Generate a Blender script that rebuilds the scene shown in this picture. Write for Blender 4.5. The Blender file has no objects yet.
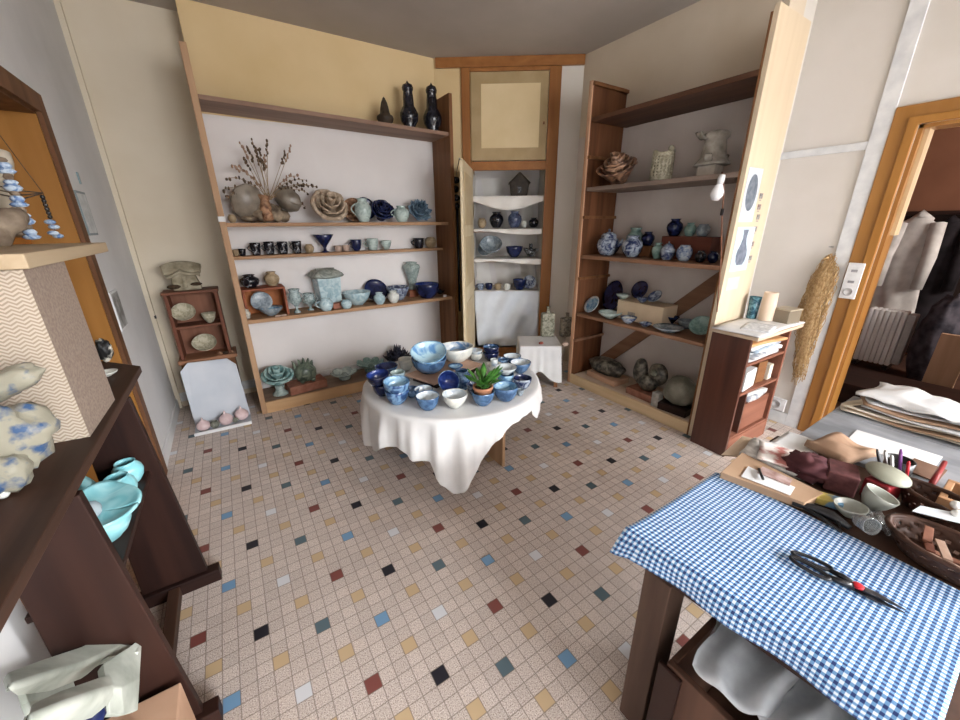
EXPO=0.88; LIGHT_W=1200; LIGHT_B=120; LIGHT_R=1100
import bpy, bmesh, math, random
from mathutils import Vector, Matrix, Euler, noise
random.seed(7)
S=bpy.context.scene; COL=S.collection
PI=math.pi
def rad(d): return d*PI/180
# ------------------------------------------------------------------ camera
RM=((0.8390,-0.5441,-0.00817),(-0.1897,-0.2788,-0.9414),(0.51017,0.79122,-0.33717))
FPX=379.24; CZ=1.5063
_r=Vector(RM[0]).normalized(); _f=Vector(RM[2]); _f=(_f-_r*_f.dot(_r)).normalized(); _d=_f.cross(_r)
CAMP=Vector((0,0,CZ))
cam=bpy.data.cameras.new('camera'); cam.sensor_width=36; cam.lens=FPX/960*36; cam.clip_start=.02
cam.sensor_fit='HORIZONTAL'
co=bpy.data.objects.new('camera',cam); COL.objects.link(co)
m=Matrix.Identity(4)
for i in range(3):
    m[i][0]=_r[i]; m[i][1]=-_d[i]; m[i][2]=-_f[i]; m[i][3]=CAMP[i]
co.matrix_world=m; S.camera=co
# ------------------------------------------------------------------ measuring helpers
def ray(x,y): return _r*((x-480)/FPX)+_d*((y-360)/FPX)+_f
def onz(x,y,z):
    d=ray(x,y); return CAMP+d*((z-CZ)/d.z)
def onx(x,y,v):
    d=ray(x,y); return CAMP+d*(v/d.x)
def ony(x,y,v):
    d=ray(x,y); return CAMP+d*(v/d.y)
def dep(P): return (Vector(P)-CAMP).dot(_f)
def pix(P):
    q=Vector(P)-CAMP; c=q.dot(_f); return (480+FPX*q.dot(_r)/c, 360+FPX*q.dot(_d)/c)
def online(px,P0,d):           # the point of a shelf line seen in one column
    P0=Vector(P0); d=Vector(d); k=(px-480)/FPX; w=_r-_f*k
    t=-(P0-CAMP).dot(w)/d.dot(w); return P0+d*t
# ------------------------------------------------------------------ materials
MATS={}
def newmat(name):
    m=bpy.data.materials.new(name); m.use_nodes=True; nt=m.node_tree
    return m,nt,nt.nodes['Principled BSDF']
def N(nt,t,**k):
    n=nt.nodes.new(t)
    for a,b in k.items(): setattr(n,a,b)
    return n
def ramp(nt,fac,stops):
    r=N(nt,'ShaderNodeValToRGB'); e=r.color_ramp.elements
    while len(e)<len(stops): e.new(.5)
    for q,(p,c) in zip(e,stops): q.position=p; q.color=(*c,1)
    nt.links.new(fac,r.inputs[0]); return r.outputs[0]
def bump(nt,b,fac,strength,dist=.01):
    n=N(nt,'ShaderNodeBump'); n.inputs['Strength'].default_value=strength; n.inputs['Distance'].default_value=dist
    nt.links.new(fac,n.inputs['Height']); nt.links.new(n.outputs[0],b.inputs['Normal'])
def coords(nt,scale=(1,1,1),kind='Object'):
    t=N(nt,'ShaderNodeTexCoord'); mp=N(nt,'ShaderNodeMapping'); mp.inputs['Scale'].default_value=scale
    nt.links.new(t.outputs[kind],mp.inputs[0]); return mp.outputs[0]
def noisemat(name,c1,c2,scale=8,rough=.6,stretch=(1,1,1),bs=0,lo=.35,hi=.65,detail=4,metal=0,spec=None,bd=.01,dist=0):
    if name in MATS: return MATS[name]
    m,nt,b=newmat(name); v=coords(nt,stretch)
    n=N(nt,'ShaderNodeTexNoise'); n.inputs['Scale'].default_value=scale; n.inputs['Detail'].default_value=detail; n.inputs['Distortion'].default_value=dist
    nt.links.new(v,n.inputs['Vector'])
    nt.links.new(ramp(nt,n.outputs['Fac'],[(lo,c1),(hi,c2)]),b.inputs['Base Color'])
    b.inputs['Roughness'].default_value=rough; b.inputs['Metallic'].default_value=metal
    if spec is None and rough>=.38: spec=.2
    if spec is not None: b.inputs['Specular IOR Level'].default_value=spec
    if bs: bump(nt,b,n.outputs['Fac'],bs,bd)
    MATS[name]=m; return m
def plain(name,c,rough=.5,metal=0):
    return noisemat(name,tuple(x*.93 for x in c),tuple(min(1,x*1.05) for x in c),30,rough,metal=metal)
def wood(name,c1,c2,axis='x',rough=.55,scale=14):
    st={'x':(.08,1,1),'y':(1,.08,1),'z':(1,1,.08)}[axis]
    return noisemat(name,c1,c2,scale,rough,stretch=st,bs=.15,lo=.3,hi=.7,detail=6,bd=.004,dist=.4)
def glaze(name,c1,c2,scale=14,rough=.16,lo=.4,hi=.6,dist=1.2):
    return noisemat(name,c1,c2,scale,rough,lo=lo,hi=hi,detail=3,bs=.08,bd=.003,dist=dist)
# ------------------------------------------------------------------ mesh building
class MB:
    def __init__(s): s.v=[]; s.f=[]; s.m=[]; s.uv=None; s.sm=[]
    def add(s,vs,fs,mi=0,smooth=False):
        o=len(s.v); s.v+= [Vector(q) for q in vs]
        for f in fs:
            s.f.append([o+i for i in f]); s.m.append(mi); s.sm.append(smooth)
        return s
    def box(s,a,b,mi=0,M=None):
        x0,y0,z0=a; x1,y1,z1=b
        vs=[Vector(q) for q in((x0,y0,z0),(x1,y0,z0),(x1,y1,z0),(x0,y1,z0),(x0,y0,z1),(x1,y0,z1),(x1,y1,z1),(x0,y1,z1))]
        if M: vs=[M@q for q in vs]
        return s.add(vs,[(0,3,2,1),(4,5,6,7),(0,1,5,4),(1,2,6,5),(2,3,7,6),(3,0,4,7)],mi)
    def beam(s,P,Q,w,h,up=(0,0,1),mi=0):   # board from P to Q, w sideways, h along up
        P=Vector(P);Q=Vector(Q);d=(Q-P).normalized();u=Vector(up);sd=d.cross(u).normalized();u=sd.cross(d).normalized()
        vs=[]
        for E in(P,Q):
            for a,b in((-1,-1),(1,-1),(1,1),(-1,1)): vs.append(E+sd*(a*w/2)+u*(b*h/2))
        return s.add(vs,[(0,1,2,3),(7,6,5,4),(0,4,5,1),(1,5,6,2),(2,6,7,3),(3,7,4,0)],mi)
    def prism(s,poly,off,mi=0):             # planar polygon (3D points) pushed along off
        n=len(poly); off=Vector(off); a=[Vector(p) for p in poly]; b=[p+off for p in a]
        return s.add(a+b,[list(range(n))[::-1],list(range(n,2*n))]+[(i,(i+1)%n,n+(i+1)%n,n+i) for i in range(n)],mi)
    def lathe(s,prof,n=28,mi=0,split=None,mi2=1,M=None,wob=0,seed=0):
        vs=[];fs=[];ms=[];rings=[]
        for k,(r,z) in enumerate(prof):
            if r<1e-6: rings.append([len(vs)]); vs.append(Vector((0,0,z)))
            else:
                rings.append(list(range(len(vs),len(vs)+n)))
                for i in range(n):
                    a=2*PI*i/n; rr=r*(1+wob*math.sin(3*a+seed)+wob*.6*math.sin(5*a+2*seed))
                    vs.append(Vector((rr*math.cos(a),rr*math.sin(a),z*(1+wob*.5*math.sin(2*a+seed)))))
        if M: vs=[M@q for q in vs]
        o=len(s.v); s.v+=vs
        for k in range(len(rings)-1):
            A,B=rings[k],rings[k+1]; mm=mi2 if (split is not None and k>=split) else mi
            for i in range(n):
                j=(i+1)%n
                if len(A)==1 and len(B)==1: continue
                if len(A)==1: f=[A[0],B[j],B[i]]
                elif len(B)==1: f=[A[i],A[j],B[0]]
                else: f=[A[i],A[j],B[j],B[i]]
                s.f.append([o+q for q in f]); s.m.append(mm); s.sm.append(True)
        return s
    def tube(s,pts,r,n=8,mi=0,closed=False):
        pts=[Vector(p) for p in pts]; K=len(pts); rs=r if isinstance(r,(list,tuple)) else [r]*K
        o=len(s.v); up=Vector((0,0,1)); prev=None
        for k,p in enumerate(pts):
            t=((pts[(k+1)%K]-pts[k-1]) if closed else (pts[min(k+1,K-1)]-pts[max(k-1,0)])).normalized()
            if prev is None:
                a=Vector((0,0,1)) if abs(t.z)<.9 else Vector((1,0,0)); prev=t.cross(a).normalized()
            u=(prev-t*prev.dot(t)).normalized(); w=t.cross(u); prev=u
            for i in range(n):
                a=2*PI*i/n; s.v.append(p+(u*math.cos(a)+w*math.sin(a))*rs[k])
        for k in range(K if closed else K-1):
            for i in range(n):
                j=(i+1)%n; k2=(k+1)%K
                s.f.append([o+k*n+i,o+k*n+j,o+k2*n+j,o+k2*n+i]); s.m.append(mi); s.sm.append(True)
        if not closed:
            s.f.append([o+i for i in range(n)][::-1]); s.m.append(mi); s.sm.append(True)
            s.f.append([o+(K-1)*n+i for i in range(n)]); s.m.append(mi); s.sm.append(True)
        return s
    def grid(s,nu,nv,fn,mi=0,uvfn=None,skip=None):
        o=len(s.v)
        for j in range(nv+1):
            for i in range(nu+1): s.v.append(Vector(fn(i/nu,j/nv)))
        if uvfn:
            if s.uv is None: s.uv={}
            for j in range(nv+1):
                for i in range(nu+1): s.uv[o+j*(nu+1)+i]=uvfn(i/nu,j/nv)
        for j in range(nv):
            for i in range(nu):
                if skip and skip(i,j): continue
                a=o+j*(nu+1)+i; s.f.append([a,a+1,a+nu+2,a+nu+1]); s.m.append(mi); s.sm.append(True)
        return s
    def ball(s,c,r,n=12,mi=0,fn=None):
        c=Vector(c); rx=r if isinstance(r,(tuple,list)) else (r,r,r); prof=[]
        o=len(s.v); m=n//2
        rings=[]
        for k in range(m+1):
            th=PI*k/m
            if k in(0,m):
                rings.append([len(s.v)]); s.v.append(Vector((0,0,-math.cos(th))))
            else:
                rings.append(list(range(len(s.v),len(s.v)+n)))
                for i in range(n):
                    a=2*PI*i/n; s.v.append(Vector((math.sin(th)*math.cos(a),math.sin(th)*math.sin(a),-math.cos(th))))
        for i in range(o,len(s.v)):
            q=s.v[i]; g=fn(q) if fn else 1
            s.v[i]=c+Vector((q.x*rx[0],q.y*rx[1],q.z*rx[2]))*g
        for k in range(m):
            A,B=rings[k],rings[k+1]
            for i in range(n):
                j=(i+1)%n
                f=[A[0],B[j],B[i]] if len(A)==1 else ([A[i],A[j],B[0]] if len(B)==1 else [A[i],A[j],B[j],B[i]])
                s.f.append(f); s.m.append(mi); s.sm.append(True)
        return s
    def build(s,name,mats,parent=None,world=True,bevel=0,solid=0,sub=0,loc=None,smooth=None):
        """world: the vertices are world coordinates (else the owner's own)"""
        vs=s.v
        if parent is not None: org=Vector(parent.get('_o',(0,0,0))) if world else Vector((0,0,0))
        elif loc is not None: org=Vector(loc) if world else Vector((0,0,0))
        elif world:
            lo=[min(q[i] for q in vs) for i in range(3)]; hi=[max(q[i] for q in vs) for i in range(3)]
            org=Vector(((lo[0]+hi[0])/2,(lo[1]+hi[1])/2,lo[2]))
        else: org=Vector((0,0,0))
        me=bpy.data.meshes.new(name); me.from_pydata([tuple(q-org) for q in vs],[],s.f)
        if not isinstance(mats,(list,tuple)): mats=[mats]
        for q in mats: me.materials.append(q)
        for p,mi,sm in zip(me.polygons,s.m,s.sm):
            p.material_index=min(mi,len(mats)-1); p.use_smooth=sm if smooth is None else smooth
        if s.uv:
            ul=me.uv_layers.new(name='uv')
            for l in me.loops: ul.data[l.index].uv=s.uv.get(l.vertex_index,(0,0))
        me.update()
        o=bpy.data.objects.new(name,me); COL.objects.link(o)
        if parent is not None: o.parent=parent; o['_o']=tuple(org)
        else:
            o.location=org if world else (loc or (0,0,0))
            if world: o['_o']=tuple(org)
            else: o['_o']=(0,0,0)
        if solid:
            q=o.modifiers.new('thickness','SOLIDIFY'); q.thickness=solid; q.offset=0
        if bevel:
            q=o.modifiers.new('edges','BEVEL'); q.width=bevel; q.segments=2; q.limit_method='ANGLE'
        if sub:
            q=o.modifiers.new('sub','SUBSURF'); q.levels=sub; q.render_levels=sub
        return o
def B(): return MB()
def tag(o,label,cat,group=None):
    o['label']=label; o['category']=cat
    if group: o['group']=group
    return o
def thing(name,label,cat,loc=(0,0,0),rz=0,group=None,rot=None):
    o=bpy.data.objects.new(name,None); o.empty_display_size=.05; COL.objects.link(o)
    o.location=loc; o.rotation_euler=rot or (0,0,rz); o['_o']=tuple(loc)
    return tag(o,label,cat,group)
def struct(o): o['kind']='structure'; return o
# ------------------------------------------------------------------ palette
W_BROWN=lambda a='z': wood('brown wood '+a,(.13,.055,.022),(.245,.112,.048),a)
W_SHELF=lambda a='x': wood('shelf wood '+a,(.30,.165,.085),(.43,.26,.145),a)
W_DARK=lambda a='x': wood('dark wood '+a,(.014,.006,.005),(.032,.013,.009),a,rough=.5)
W_TOPD=lambda a='x': wood('worn dark wood '+a,(.03,.015,.010),(.075,.038,.025),a,rough=.55)
W_PALE=lambda a='x': wood('pale wood '+a,(.55,.40,.23),(.68,.52,.33),a)
W_PINE=lambda a='z': wood('pine edge '+a,(.31,.18,.10),(.44,.28,.165),a)
W_ORANGE=lambda a='z': wood('orange door wood '+a,(.29,.128,.026),(.37,.175,.045),a,rough=.35)
W_FRAME=lambda a='z': wood('cupboard frame wood '+a,(.25,.10,.03),(.36,.155,.05),a,rough=.4)
M_CARD=noisemat('cardboard',(.36,.235,.15),(.43,.29,.19),6,.85)
M_WCARD=noisemat('white card',(.50,.54,.60),(.57,.60,.65),5,.8)
M_WHITE=plain('white paint',(.72,.73,.74),.5)
M_PAPER=noisemat('paper',(.62,.63,.64),(.72,.72,.72),8,.85)
M_CREAMP=noisemat('cream paper',(.62,.56,.45),(.75,.68,.56),8,.85)
M_LINEN=noisemat('white linen',(.60,.60,.60),(.65,.645,.64),9,.9)
M_SHEET=noisemat('shelf cloth',(.72,.69,.65),(.79,.77,.74),5,.9,bs=.25,bd=.01)
M_CURT=noisemat('curtain cloth',(.62,.66,.72),(.70,.74,.79),6,.9)
M_BLACK=plain('black plastic',(.012,.012,.014),.35)
M_RED=plain('red plastic',(.45,.02,.03),.4)
M_STEEL=plain('steel',(.45,.45,.45),.3,1)
COB=glaze('cobalt glaze',(.006,.009,.035),(.014,.022,.085))
COBL=glaze('bright cobalt glaze',(.010,.022,.12),(.03,.06,.25))
BLUE=glaze('mottled blue glaze',(.024,.06,.165),(.16,.285,.45),26)
MID=glaze('slate blue glaze',(.035,.08,.17),(.08,.16,.29),20)
SKY=glaze('sky blue glaze',(.10,.24,.43),(.33,.51,.64),18)
WBL=glaze('white glaze with blue streaks',(.58,.63,.65),(.13,.25,.45),12,lo=.5,hi=.66)
CEL=glaze('celadon glaze',(.30,.38,.36),(.46,.55,.52),20)
CELB=glaze('blue celadon glaze',(.30,.43,.48),(.48,.60,.62),20)
AQUA=glaze('aqua glaze',(.22,.56,.62),(.38,.70,.74),12)
CREAM=glaze('cream glaze',(.58,.60,.56),(.72,.72,.66),16)
BLKG=glaze('black glaze',(.006,.006,.009),(.02,.02,.028),20)
BLKP=glaze('black glaze with pale spots',(.008,.008,.012),(.30,.31,.33),34,lo=.56,hi=.66)
TAN=glaze('tan stoneware',(.26,.19,.11),(.40,.31,.20),24,.4)
PINKT=glaze('pinkish stoneware',(.42,.30,.24),(.52,.40,.33),24,.5)
GREYG=glaze('grey green stoneware',(.14,.15,.12),(.30,.30,.25),22,.45)
SAGE=glaze('sage green glaze',(.12,.22,.20),(.25,.36,.32),26,.3)
GREYB=glaze('grey blue glaze',(.16,.20,.24),(.32,.37,.40),24,.25)
PATT=glaze('blue and white painted glaze',(.022,.035,.10),(.34,.39,.46),24,lo=.40,hi=.62)
BROWNG=glaze('rust brown glaze',(.10,.04,.02),(.42,.24,.14),22,.4,lo=.35,hi=.65)
OLIVE=glaze('olive cream stoneware',(.30,.28,.20),(.50,.46,.35),30,.4)
STONE=noisemat('mottled dark stone',(.018,.016,.013),(.20,.18,.14),24,.35,bs=.5,lo=.42,hi=.68)
GSTONE=noisemat('grey stone',(.16,.16,.14),(.32,.32,.29),9,.6,bs=.3)
RUSTB=noisemat('red brick',(.25,.10,.065),(.34,.16,.11),20,.85,bs=.3)
PGLAZE=glaze('pale pink glaze',(.62,.46,.46),(.70,.55,.55),10,.35)
M_LEAF=noisemat('green leaf',(.03,.13,.02),(.10,.27,.05),30,.4)
M_SOIL=noisemat('soil',(.03,.02,.012),(.08,.05,.03),60,.9)
M_TERRA=noisemat('terracotta',(.36,.16,.09),(.45,.22,.13),30,.7)
M_STRAW=noisemat('dry straw',(.42,.27,.12),(.62,.45,.25),60,.8)
M_GLASS=None
# ================================================================== ROOM
def floor_material():
    m,nt,b=newmat('mosaic tile floor'); L=nt.links
    g=N(nt,'ShaderNodeNewGeometry'); sp=N(nt,'ShaderNodeSeparateXYZ'); L.new(g.outputs['Position'],sp.inputs[0])
    def M(op,a,b_=None,c=None):
        n=N(nt,'ShaderNodeMath',operation=op)
        for i,q in enumerate((a,b_,c)):
            if q is None: continue
            if isinstance(q,(int,float)): n.inputs[i].default_value=q
            else: L.new(q,n.inputs[i])
        return n.outputs[0]
    T=.052
    u=M('DIVIDE',M('ADD',sp.outputs[0],-.35569),T); v=M('DIVIDE',M('ADD',sp.outputs[1],-.83158),T)
    a=M('ROUND',u); w=M('ROUND',v); fu=M('ABSOLUTE',M('SUBTRACT',u,a)); fv=M('ABSOLUTE',M('SUBTRACT',v,w))
    bb=M('MULTIPLY',w,-1.0)
    p=M('ADD',M('MULTIPLY',a,2.0),bb); q=M('SUBTRACT',M('MULTIPLY',bb,2.0),a)
    pm=M('FLOORED_MODULO',p,10.0); qm=M('FLOORED_MODULO',q,10.0)
    is0=M('MULTIPLY',M('COMPARE',pm,0.0,.2),M('COMPARE',qm,0.0,.2))
    is5=M('MULTIPLY',M('COMPARE',pm,5.0,.2),M('COMPARE',qm,5.0,.2))
    idx=M('FLOORED_MODULO',M('ADD',M('ROUND',M('DIVIDE',p,10.0)),M('MULTIPLY',M('ROUND',M('DIVIDE',q,10.0)),2.0)),5.0)
    n1=N(nt,'ShaderNodeTexNoise'); n1.inputs['Scale'].default_value=260; n1.inputs['Detail'].default_value=2; L.new(g.outputs['Position'],n1.inputs['Vector'])
    base=ramp(nt,n1.outputs['Fac'],[(.32,(.26,.20,.175)),(.45,(.57,.49,.435)),(.57,(.68,.60,.545)),(.68,(.82,.77,.73))])
    cv=N(nt,'ShaderNodeCombineXYZ'); L.new(a,cv.inputs[0]); L.new(w,cv.inputs[1])
    wn=N(nt,'ShaderNodeTexWhiteNoise'); L.new(cv.outputs[0],wn.inputs['Vector'])
    def mix(f,c1,c2,mode='MIX'):
        n=N(nt,'ShaderNodeMix',data_type='RGBA',blend_type=mode)
        if isinstance(f,(int,float)): n.inputs[0].default_value=f
        else: L.new(f,n.inputs[0])
        for i,c in((6,c1),(7,c2)):
            if isinstance(c,tuple): n.inputs[i].default_value=(*c,1)
            else: L.new(c,n.inputs[i])
        return n.outputs[2]
    tv=ramp(nt,wn.outputs[0],[(0,(.90,.89,.89)),(1,(1.04,1.03,1.03))])
    base=mix(1.0,base,tv,'MULTIPLY')
    n2=N(nt,'ShaderNodeTexNoise'); n2.inputs['Scale'].default_value=2.2; L.new(g.outputs['Position'],n2.inputs['Vector'])
    col=mix(is5,base,(.56,.41,.24))
    cr=ramp(nt,M('DIVIDE',M('ADD',idx,.5),5.0),[(0,(.012,.012,.02)),(.2,(.09,.14,.165)),(.4,(.17,.33,.52)),(.6,(.66,.68,.71)),(.8,(.20,.06,.05))])
    nt.nodes[-1].color_ramp.interpolation='CONSTANT'
    col=mix(is0,col,cr)
    gro=M('GREATER_THAN',M('MAXIMUM',fu,fv),.465)
    col=mix(M('MULTIPLY',gro,.62),col,(.16,.12,.095))
    dirt=ramp(nt,n2.outputs['Fac'],[(.3,(.93,.92,.92)),(.7,(1.03,1.03,1.03))]); col=mix(1.0,col,dirt,'MULTIPLY')
    L.new(col,b.inputs['Base Color']); b.inputs['Roughness'].default_value=.5
    bump(nt,b,M('SUBTRACT',1.0,gro),.3,.002)
    return m
WL=noisemat('grey white plaster',(.60,.60,.60),(.68,.68,.68),2.2,.85,bs=.05)
WC=noisemat('cream plaster',(.64,.565,.44),(.70,.63,.51),1.8,.85,bs=.05)
WY=noisemat('ochre yellow plaster',(.64,.48,.255),(.70,.54,.31),2,.85,bs=.05)
WW=noisemat('white plaster',(.70,.665,.65),(.76,.73,.72),2,.85,bs=.04)
WBG=noisemat('beige plaster',(.62,.525,.40),(.68,.59,.47),2,.85,bs=.05)
WMV=noisemat('dull mauve plaster',(.60,.53,.48),(.68,.61,.56),3,.85,bs=.05)
WCE=noisemat('grey ceiling paint',(.42,.38,.34),(.48,.44,.40),1.5,.9)
CE=2.95
MF=floor_material()
struct(B().box((-1.5,-3.8,-.1),(3.62,4.2,0)).build('floor',MF))
struct(B().box((-1.2,-3.8,CE),(3.7,4.2,CE+.1)).build('ceiling',WCE))
b=B(); X0,X1=-.605,-1.055
b.box((X1,-3.8,0),(X0,1.30,CE)).box((X1,2.82,0),(X0,4.15,CE)).box((X1,1.30,2.015),(X0,2.82,CE))
struct(b.build('wall_left',WL))
struct(B().box((X0,4.0,0),(.04,4.15,CE)).build('wall_back',WC))
b=B().box((.04,3.78,0),(1.97,4.15,2.28)); b.box((.04,3.78,2.28),(1.97,4.15,CE),1)
struct(b.build('wall_back.001',[WW,WY]))
# the diagonal wall with the cupboard niche cut into it
D0=Vector((1.96,3.775,0)); DD=Vector((1.13,-.79,0)).normalized(); DN=Vector((-.79,-1.13,0)).normalized(); DL=1.379
def dg(s,o,z): return D0+DD*s+DN*o+Vector((0,0,z))
DM=Matrix(((DD.x,DN.x,0,D0.x),(DD.y,DN.y,0,D0.y),(0,0,1,0),(0,0,0,1)))
b=B()
NS0,NS1,ND=.335,1.065,.50
b.box((-.02,-ND-.1,0),(NS0,0,CE),0,DM).box((NS1,-ND-.1,0),(DL+.02,0,CE),2,DM).box((NS0,-ND-.1,2.83),(NS1,0,CE),1,DM).box((NS0,-ND-.1,0),(NS1,-ND,2.83),1,DM)
struct(b.build('wall_corner',[WY,WW,noisemat('warm white plaster',(.70,.65,.57),(.76,.71,.64),2,.85,bs=.04)]))
b=B().box((3.09,1.37,0),(3.30,3.0,2.28),0); b.box((3.09,1.37,2.28),(3.30,3.0,CE),1)
struct(b.build('wall_right',[WMV,WBG]))
b=B().box((3.30,1.37,0),(3.60,1.52,CE)); b.box((3.45,.72,0),(3.6,1.37,CE)).box((3.45,-1.75,0),(3.6,-.12,CE)).box((3.45,-3.8,0),(3.6,-3.45,CE)).box((3.45,-3.45,0),(3.6,-1.75,.6)).box((3.45,-3.45,2.6),(3.6,-1.75,CE)).box((3.45,-.12,2.02),(3.6,.72,CE))
struct(b.build('wall_right.001',noisemat('pale beige plaster',(.63,.60,.55),(.70,.67,.63),2,.85,bs=.05)))
wx0,wx1,wz0,wz1=.55,3.35,.60,2.70
b=B().box((-1.055,-3.8,0),(wx0,-3.6,CE)).box((wx1,-3.8,0),(3.6,-3.6,CE)).box((wx0,-3.8,0),(wx1,-3.6,wz0)).box((wx0,-3.8,wz1),(wx1,-3.6,CE))
struct(b.build('wall_rear',WL))
w=B()
for x in(wx0,(wx0+wx1)/2-.03,wx1-.06): w.box((x,-3.73,wz0),(x+.06,-3.67,wz1))
w.box((wx0,-3.73,wz0),(wx1,-3.67,wz0+.06)).box((wx0,-3.73,wz1-.06),(wx1,-3.67,wz1))
struct(w.build('window_1',M_WHITE))
w=B()
for y in(-3.45,-2.63,-1.81): w.box((3.50,y,.6),(3.56,y+.06,2.6))
w.box((3.50,-3.45,.6),(3.56,-1.75,.66)).box((3.50,-3.45,2.54),(3.56,-1.75,2.6))
struct(w.build('window_2',M_WHITE))
# trims
b=B().box((-.605,3.965,0),(-.575,4.0,CE)); struct(b.build('trim_1',WC))
struct(B().box((-.575,3.985,.05),(.02,4.0,.13)).build('baseboard_back',M_WHITE,bevel=.003))
struct(B().box((.06,3.765,.105),(1.86,3.78,.16)).build('baseboard_back.001',M_WHITE,bevel=.003))
WTR=noisemat('worn white paint',(.62,.64,.66),(.75,.77,.78),12,.55)
struct(B().box((3.435,.836,0),(3.45,.918,CE)).build('trim_2',WTR,bevel=.003))
struct(B().box((3.435,.918,1.92),(3.45,1.37,1.965)).build('trim_3',WTR,bevel=.003))
struct(B().box((3.435,.918,0),(3.45,1.37,.095)).build('baseboard_right',WTR,bevel=.003))
struct(B().box((-.605,2.89,0),(-.595,3.965,.09)).build('baseboard_left',WL))
# left doorway: casing, orange reveal and closed door
d=thing('door_2','','',(-.605,2.06,0)); del d['label'],d['category']; struct(d)
DKF=wood('dark door casing',(.10,.045,.02),(.19,.09,.045),'z')
B().prism([(-.605,2.80,0),(-.605,2.885,0),(-.605,2.885,2.095),(-.605,1.23,2.095),(-.605,1.23,0),(-.605,1.30,0),(-.605,1.30,2.01),(-.605,2.80,2.01)],(.018,0,0)).build('door_frame',DKF,d)
B().box((-1.03,2.80,0),(-.607,2.82,2.01)).box((-1.03,1.30,0),(-.607,1.32,2.01)).build('door_jamb',W_ORANGE(),d)
B().box((-1.03,1.30,2.0),(-.607,2.82,2.015)).build('door_head',DKF,d)
B().box((-1.05,1.32,0),(-1.005,2.80,2.0)).build('door_leaf',W_ORANGE('y'),d)
B().box((-.80,2.785,0),(-.775,2.80,2.0)).box((-.86,2.79,0),(-.80,2.80,2.0)).build('door_stop',wood('orange stop',(.30,.11,.02),(.42,.16,.03),'z'),d)
# right doorway
d=thing('door_1','','',(3.45,.3,0)); del d['label'],d['category']; struct(d)
B().prism([(3.45,.72,0),(3.45,.836,0),(3.45,.836,2.125),(3.45,-.236,2.125),(3.45,-.236,0),(3.45,-.12,0),(3.45,-.12,2.02),(3.45,.72,2.02)],(-.022,0,0)).build('door_frame',W_ORANGE(),d,bevel=.006)
B().prism([(3.43,.72,0),(3.43,.765,0),(3.43,.765,2.06),(3.43,-.165,2.06),(3.43,-.165,0),(3.43,-.12,0),(3.43,-.12,2.02),(3.43,.72,2.02)],(-.014,0,0)).build('door_frame_moulding',wood('orange moulding',(.32,.145,.032),(.40,.195,.052),'z'),d,bevel=.004)
B().box((3.452,.70,0),(3.6,.72,2.02)).box((3.452,-.12,0),(3.6,-.10,2.02)).box((3.452,-.12,2.0),(3.6,.72,2.02)).build('door_jamb',W_ORANGE(),d)
B().box((3.50,.68,1.42),(3.60,.70,2.0)).build('jamb_strip',W_PALE('z'),d)
# the hall beyond
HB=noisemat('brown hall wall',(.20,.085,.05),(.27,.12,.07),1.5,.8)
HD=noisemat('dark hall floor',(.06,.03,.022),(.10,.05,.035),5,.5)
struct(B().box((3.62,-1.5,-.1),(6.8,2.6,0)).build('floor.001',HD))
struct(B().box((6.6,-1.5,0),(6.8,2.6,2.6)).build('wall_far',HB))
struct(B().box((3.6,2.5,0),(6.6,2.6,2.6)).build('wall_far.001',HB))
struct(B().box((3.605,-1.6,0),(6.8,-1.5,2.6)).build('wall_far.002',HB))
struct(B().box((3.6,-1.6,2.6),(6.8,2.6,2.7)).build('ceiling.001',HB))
# ================================================================== LIGHT
wd=bpy.data.worlds.new('daylight'); S.world=wd; wd.use_nodes=True
bg=wd.node_tree.nodes['Background']; nt_=wd.node_tree
tc_=N(nt_,'ShaderNodeTexCoord'); sx_=N(nt_,'ShaderNodeSeparateXYZ'); nt_.links.new(tc_.outputs['Generated'],sx_.inputs[0])
nt_.links.new(ramp(nt_,sx_.outputs[2],[(0.0,(.10,.10,.09)),(.04,(.75,.82,.92))]),bg.inputs[0]); bg.inputs[1].default_value=2.0
def area(name,loc,target,sx,sy,power,col):
    l=bpy.data.lights.new(name,'AREA'); l.shape='RECTANGLE'; l.size=sx; l.size_y=sy; l.energy=power; l.color=col
    o=bpy.data.objects.new(name,l); COL.objects.link(o); o.location=loc
    o.rotation_euler=(Vector(target)-Vector(loc)).to_track_quat('-Z','Y').to_euler(); return o
area('window_daylight',(2.6,-6.6,4.4),(1.4,1.2,.3),4.2,2.8,LIGHT_W,(.985,.99,1))
area('window_skylight',((wx0+wx1)/2,-3.9,1.75),((wx0+wx1)/2-.3,3,1.5),wx1-wx0,wz1-wz0,LIGHT_B,(.985,.99,1))
area('window_sidelight',(5.6,-3.2,3.2),(1.2,.3,.5),2.4,2.2,LIGHT_R,(.985,.99,1))
area('hall_fill',(5.2,-1.3,1.9),(5.8,1.5,1.0),.8,1.0,40,(1,.92,.84))  # fill lamp added inside the closed hall to brighten heater and coats
# ================================================================== FURNITURE
BV=.003
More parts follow.
